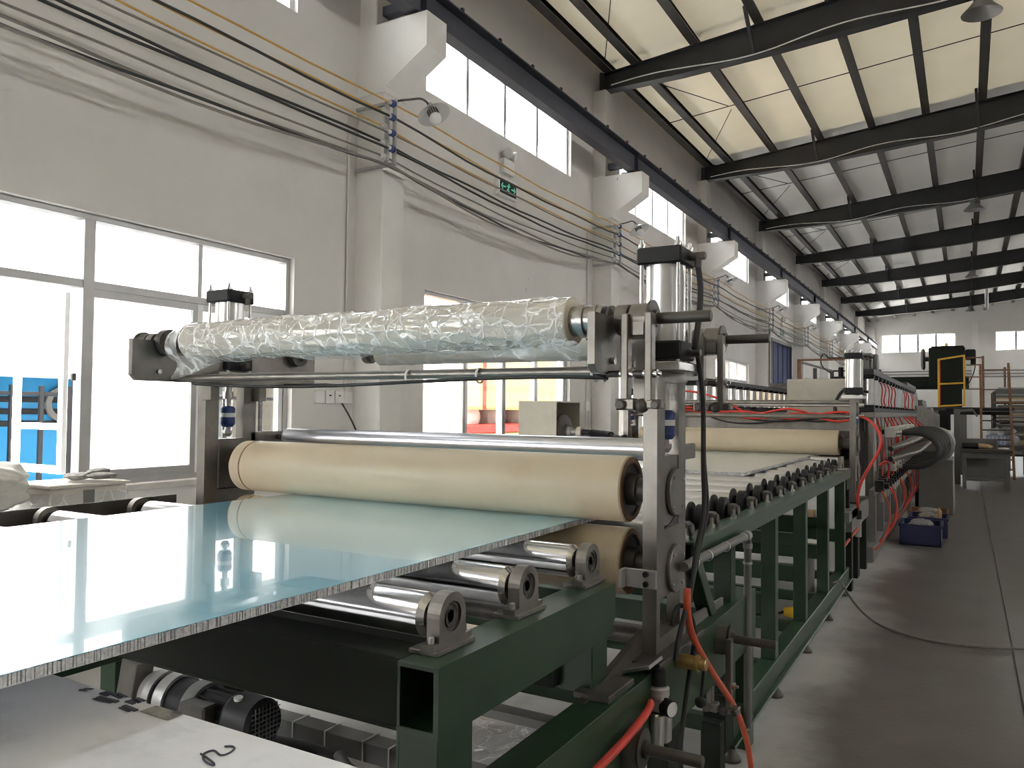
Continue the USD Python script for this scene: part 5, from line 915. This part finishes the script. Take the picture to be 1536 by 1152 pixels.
part(CBm, 'conduit', tube(spline([(-2.47, 2.35, 0.15), (-2.27, 2.27, 0.20), (-2.07, 2.25, 0.21), (-1.92, 2.25, 0.17), (-1.72, 2.27, 0.15)], 40), .022, 10), M['rubberblack']); part(CBm, 'conduit', tube(spline([(-2.02, 2.25, 0.23), (-1.87, 2.21, 0.15), (-1.72, 2.15, 0.09), (-1.62, 2.10, 0.03)], 30), .02, 10), M['machinegrey']); part(CBm, 'conduit', tube(spline([(-1.87, 2.15, 0.05), (-1.72, 2.17, 0.13), (-1.54, 2.15, 0.13), (-1.42, 2.05, 0.03)], 30), .018, 10), M['rubberblack'])
# crumpled film on the floor under the near press
n_ = 60; u, v = np.meshgrid(np.linspace(0, 1, n_), np.linspace(0, 1, n_), indexing='ij'); px_ = -1.95+.75*u+.1*np.sin(v*5); py_ = 2.66+.65*v+.08*np.sin(u*6)
h_ = .02+.10*np.sin(np.pi*u)*np.sin(np.pi*v)*meshkit.fbm(np.stack([u*7, v*7, u*0], -1), 3, 4)*1.4
V_ = np.stack([px_, py_, h_], -1).reshape(-1, 3); i, j = np.meshgrid(np.arange(n_-1), np.arange(n_-1), indexing='ij'); q_ = np.stack([i*n_+j, (i+1)*n_+j, (i+1)*n_+j+1, i*n_+j+1], -1).reshape(-1, 4)
solo('plastic_film', 'crumpled clear plastic film lying on the floor under the near press', 'film', (V_, np.vstack([q_[:, [0, 1, 2]], q_[:, [0, 2, 3]]])), M['filmfloor'])
# red hoses at the near press, floor cable, plug
solo('red_air_hose', 'bright red air hose running from the air regulator along the base beam', 'hose', tube(spline([(-.845, 2.335, .61), (-.82, 2.25, .622), (-.815, 2.08, .604), (-.815, 1.88, .596), (-.82, 1.6, .54), (-.83, 1.3, .3), (-.84, 1.15, .0125)], 60), .0115, 10), M['red'])
solo('red_air_hose', 'orange red air hose sagging to the floor on the aisle side of the near press', 'hose', tube(spline([(-.80, 2.56, .92), (-.80, 2.57, .82), (-.795, 2.70, .672), (-.79, 2.913, .51), (-.79, 3.10, .378), (-.785, 3.257, .225), (-.78, 3.33, .10), (-.77, 3.33, .0125)], 60), .012, 10), M['orange'])
solo('floor_cable', 'thin grey cable trailing from the conveyor across the aisle floor', 'cable', tube(spline([(-.92, 6.35, .10), (-.90, 6.5, .20), (-.86, 6.55, .215), (-.80, 6.45, .18), (-.60, 6.22, .03), (-.40, 6.03, .012), (-.15, 5.92, .012), (.2, 6.0, .012), (.9, 6.3, .012), (2.0, 6.5, .012), (4.5, 6.3, .012)], 120), .008, 8), M['wireG'])
yp = thing('power_plug', 'yellow power plug lying on the floor under the long roller conveyor', 'plug', (-1.1, 6.05, 0)); part(yp, 'plug_body', lathe([(0, 0), (0, .03), (.08, .045), (.16, .045), (.16, 0)], (-1.17, 6.05, .047), (1, .15, 0), 16), M['yellowplug']); part(yp, 'plug_cord', tube(spline([(-1.17, 6.05, .045), (-1.3, 6.0, .02), (-1.5, 6.02, .012), (-1.8, 6.3, .012)], 24), .010, 8), M['rubberblack'])
ds = thing('round_stand', 'white round plate on a short grey stand under the long roller conveyor', 'stand', (-1.1, 6.5, 0)); part(ds, 'round_plate', cyl((-1.1, 6.52, .485), (-1.1, 6.52, .50), .15, 32, .003), M['white']); part(ds, 'stand_post', cyl((-1.1, 6.52, 0), (-1.1, 6.52, .485), .07, 20), M['machinegrey'])
solo('wood_block', 'small wooden block lying on the conveyor cross beam', 'block', box(-1.02, -.97, 6.1, 6.2, .742, .79, .004), M['wood'])

# ---------------------------------------------------------------- cartons and bags at the open window
for i, (x0, x1, y0, y1, z0, z1) in enumerate(((-5.15, -4.72, 2.72, 3.22, .62, 1.0), (-5.2, -4.7, 2.68, 3.25, .02, .60))):
    t = thing('wrapped_carton', ['carton in clear stretch wrap on top of the stack by the open window', 'lower carton in clear stretch wrap by the open window'][i], 'carton', ((x0+x1)/2, (y0+y1)/2, z0), 'cartons by the open window')
    part(t, 'carton', box(x0, x1, y0, y1, z0, z1, .012), M['card']); part(t, 'wrap', box(x0-.006, x1+.006, y0-.006, y1+.006, z0+.01, z1-.03, .01), M['filmloose'])
    if i == 0: part(t, 'lid', box(x0-.012, x1+.012, y0-.012, y1+.012, z1, z1+.02, .008), M['card']); part(t, 'tape', box(x1+.006, x1+.008, y0+.2, y0+.27, z0+.2, z1-.02, 0), M['machinegrey'])
    else: part(t, 'print_patch', box(x1+.006, x1+.008, y0+.1, y1-.06, z1-.22, z1-.03, 0), M['darksteel'], 'dark printed patch')
ms = []
for i, (x, y, z, a) in enumerate(((-4.85, 2.95, 1.05, 0), (-4.95, 3.05, 1.045, .8), (-4.88, 3.12, 1.07, 2), (-4.78, 3.08, 1.05, 1.3))):
    m = trimesh.creation.icosphere(3, 1); v = np.array(m.vertices); v = v*(1+.5*(meshkit.fbm(v*2+i*5, 3, i)-.5))[:, None]*[.10, .05, .022]; c_, s_ = math.cos(a), math.sin(a)
    solo('work_glove', f'grey work glove on the wrapped carton, {["nearest the window opening", "under the pile", "on top of the pile", "nearest the hall"][i]}', 'glove', (v@np.array([[c_, s_, 0], [-s_, c_, 0], [0, 0, 1]])+[x, y, z+.005], np.array(m.faces)), M['gloves'], 'gloves on the carton')
m = trimesh.creation.icosphere(4, 1); v = np.array(m.vertices); v = v*(1+.45*(meshkit.fbm(v*2.2+3, 4, 8)-.5))[:, None]*[.26, .38, .17]+[-4.95, 2.35, 1.02]
solo('cloth_bag', 'crumpled white woven bag beside the wrapped carton', 'bag', (v, np.array(m.faces)), M['cloth']); solo('bag_bench', 'pale low bench under the crumpled white bag', 'bench', J(box(-5.3, -4.6, 1.5, 2.66, .80, .86, .006), box(-5.28, -5.2, 1.55, 1.63, 0, .8, .003), box(-4.7, -4.62, 1.55, 1.63, 0, .8, .003), box(-5.28, -5.2, 2.55, 2.63, 0, .8, .003), box(-4.7, -4.62, 2.55, 2.63, 0, .8, .003), box(-4.64, -4.61, 1.5, 2.66, .2, .8, .003)), M['white'])
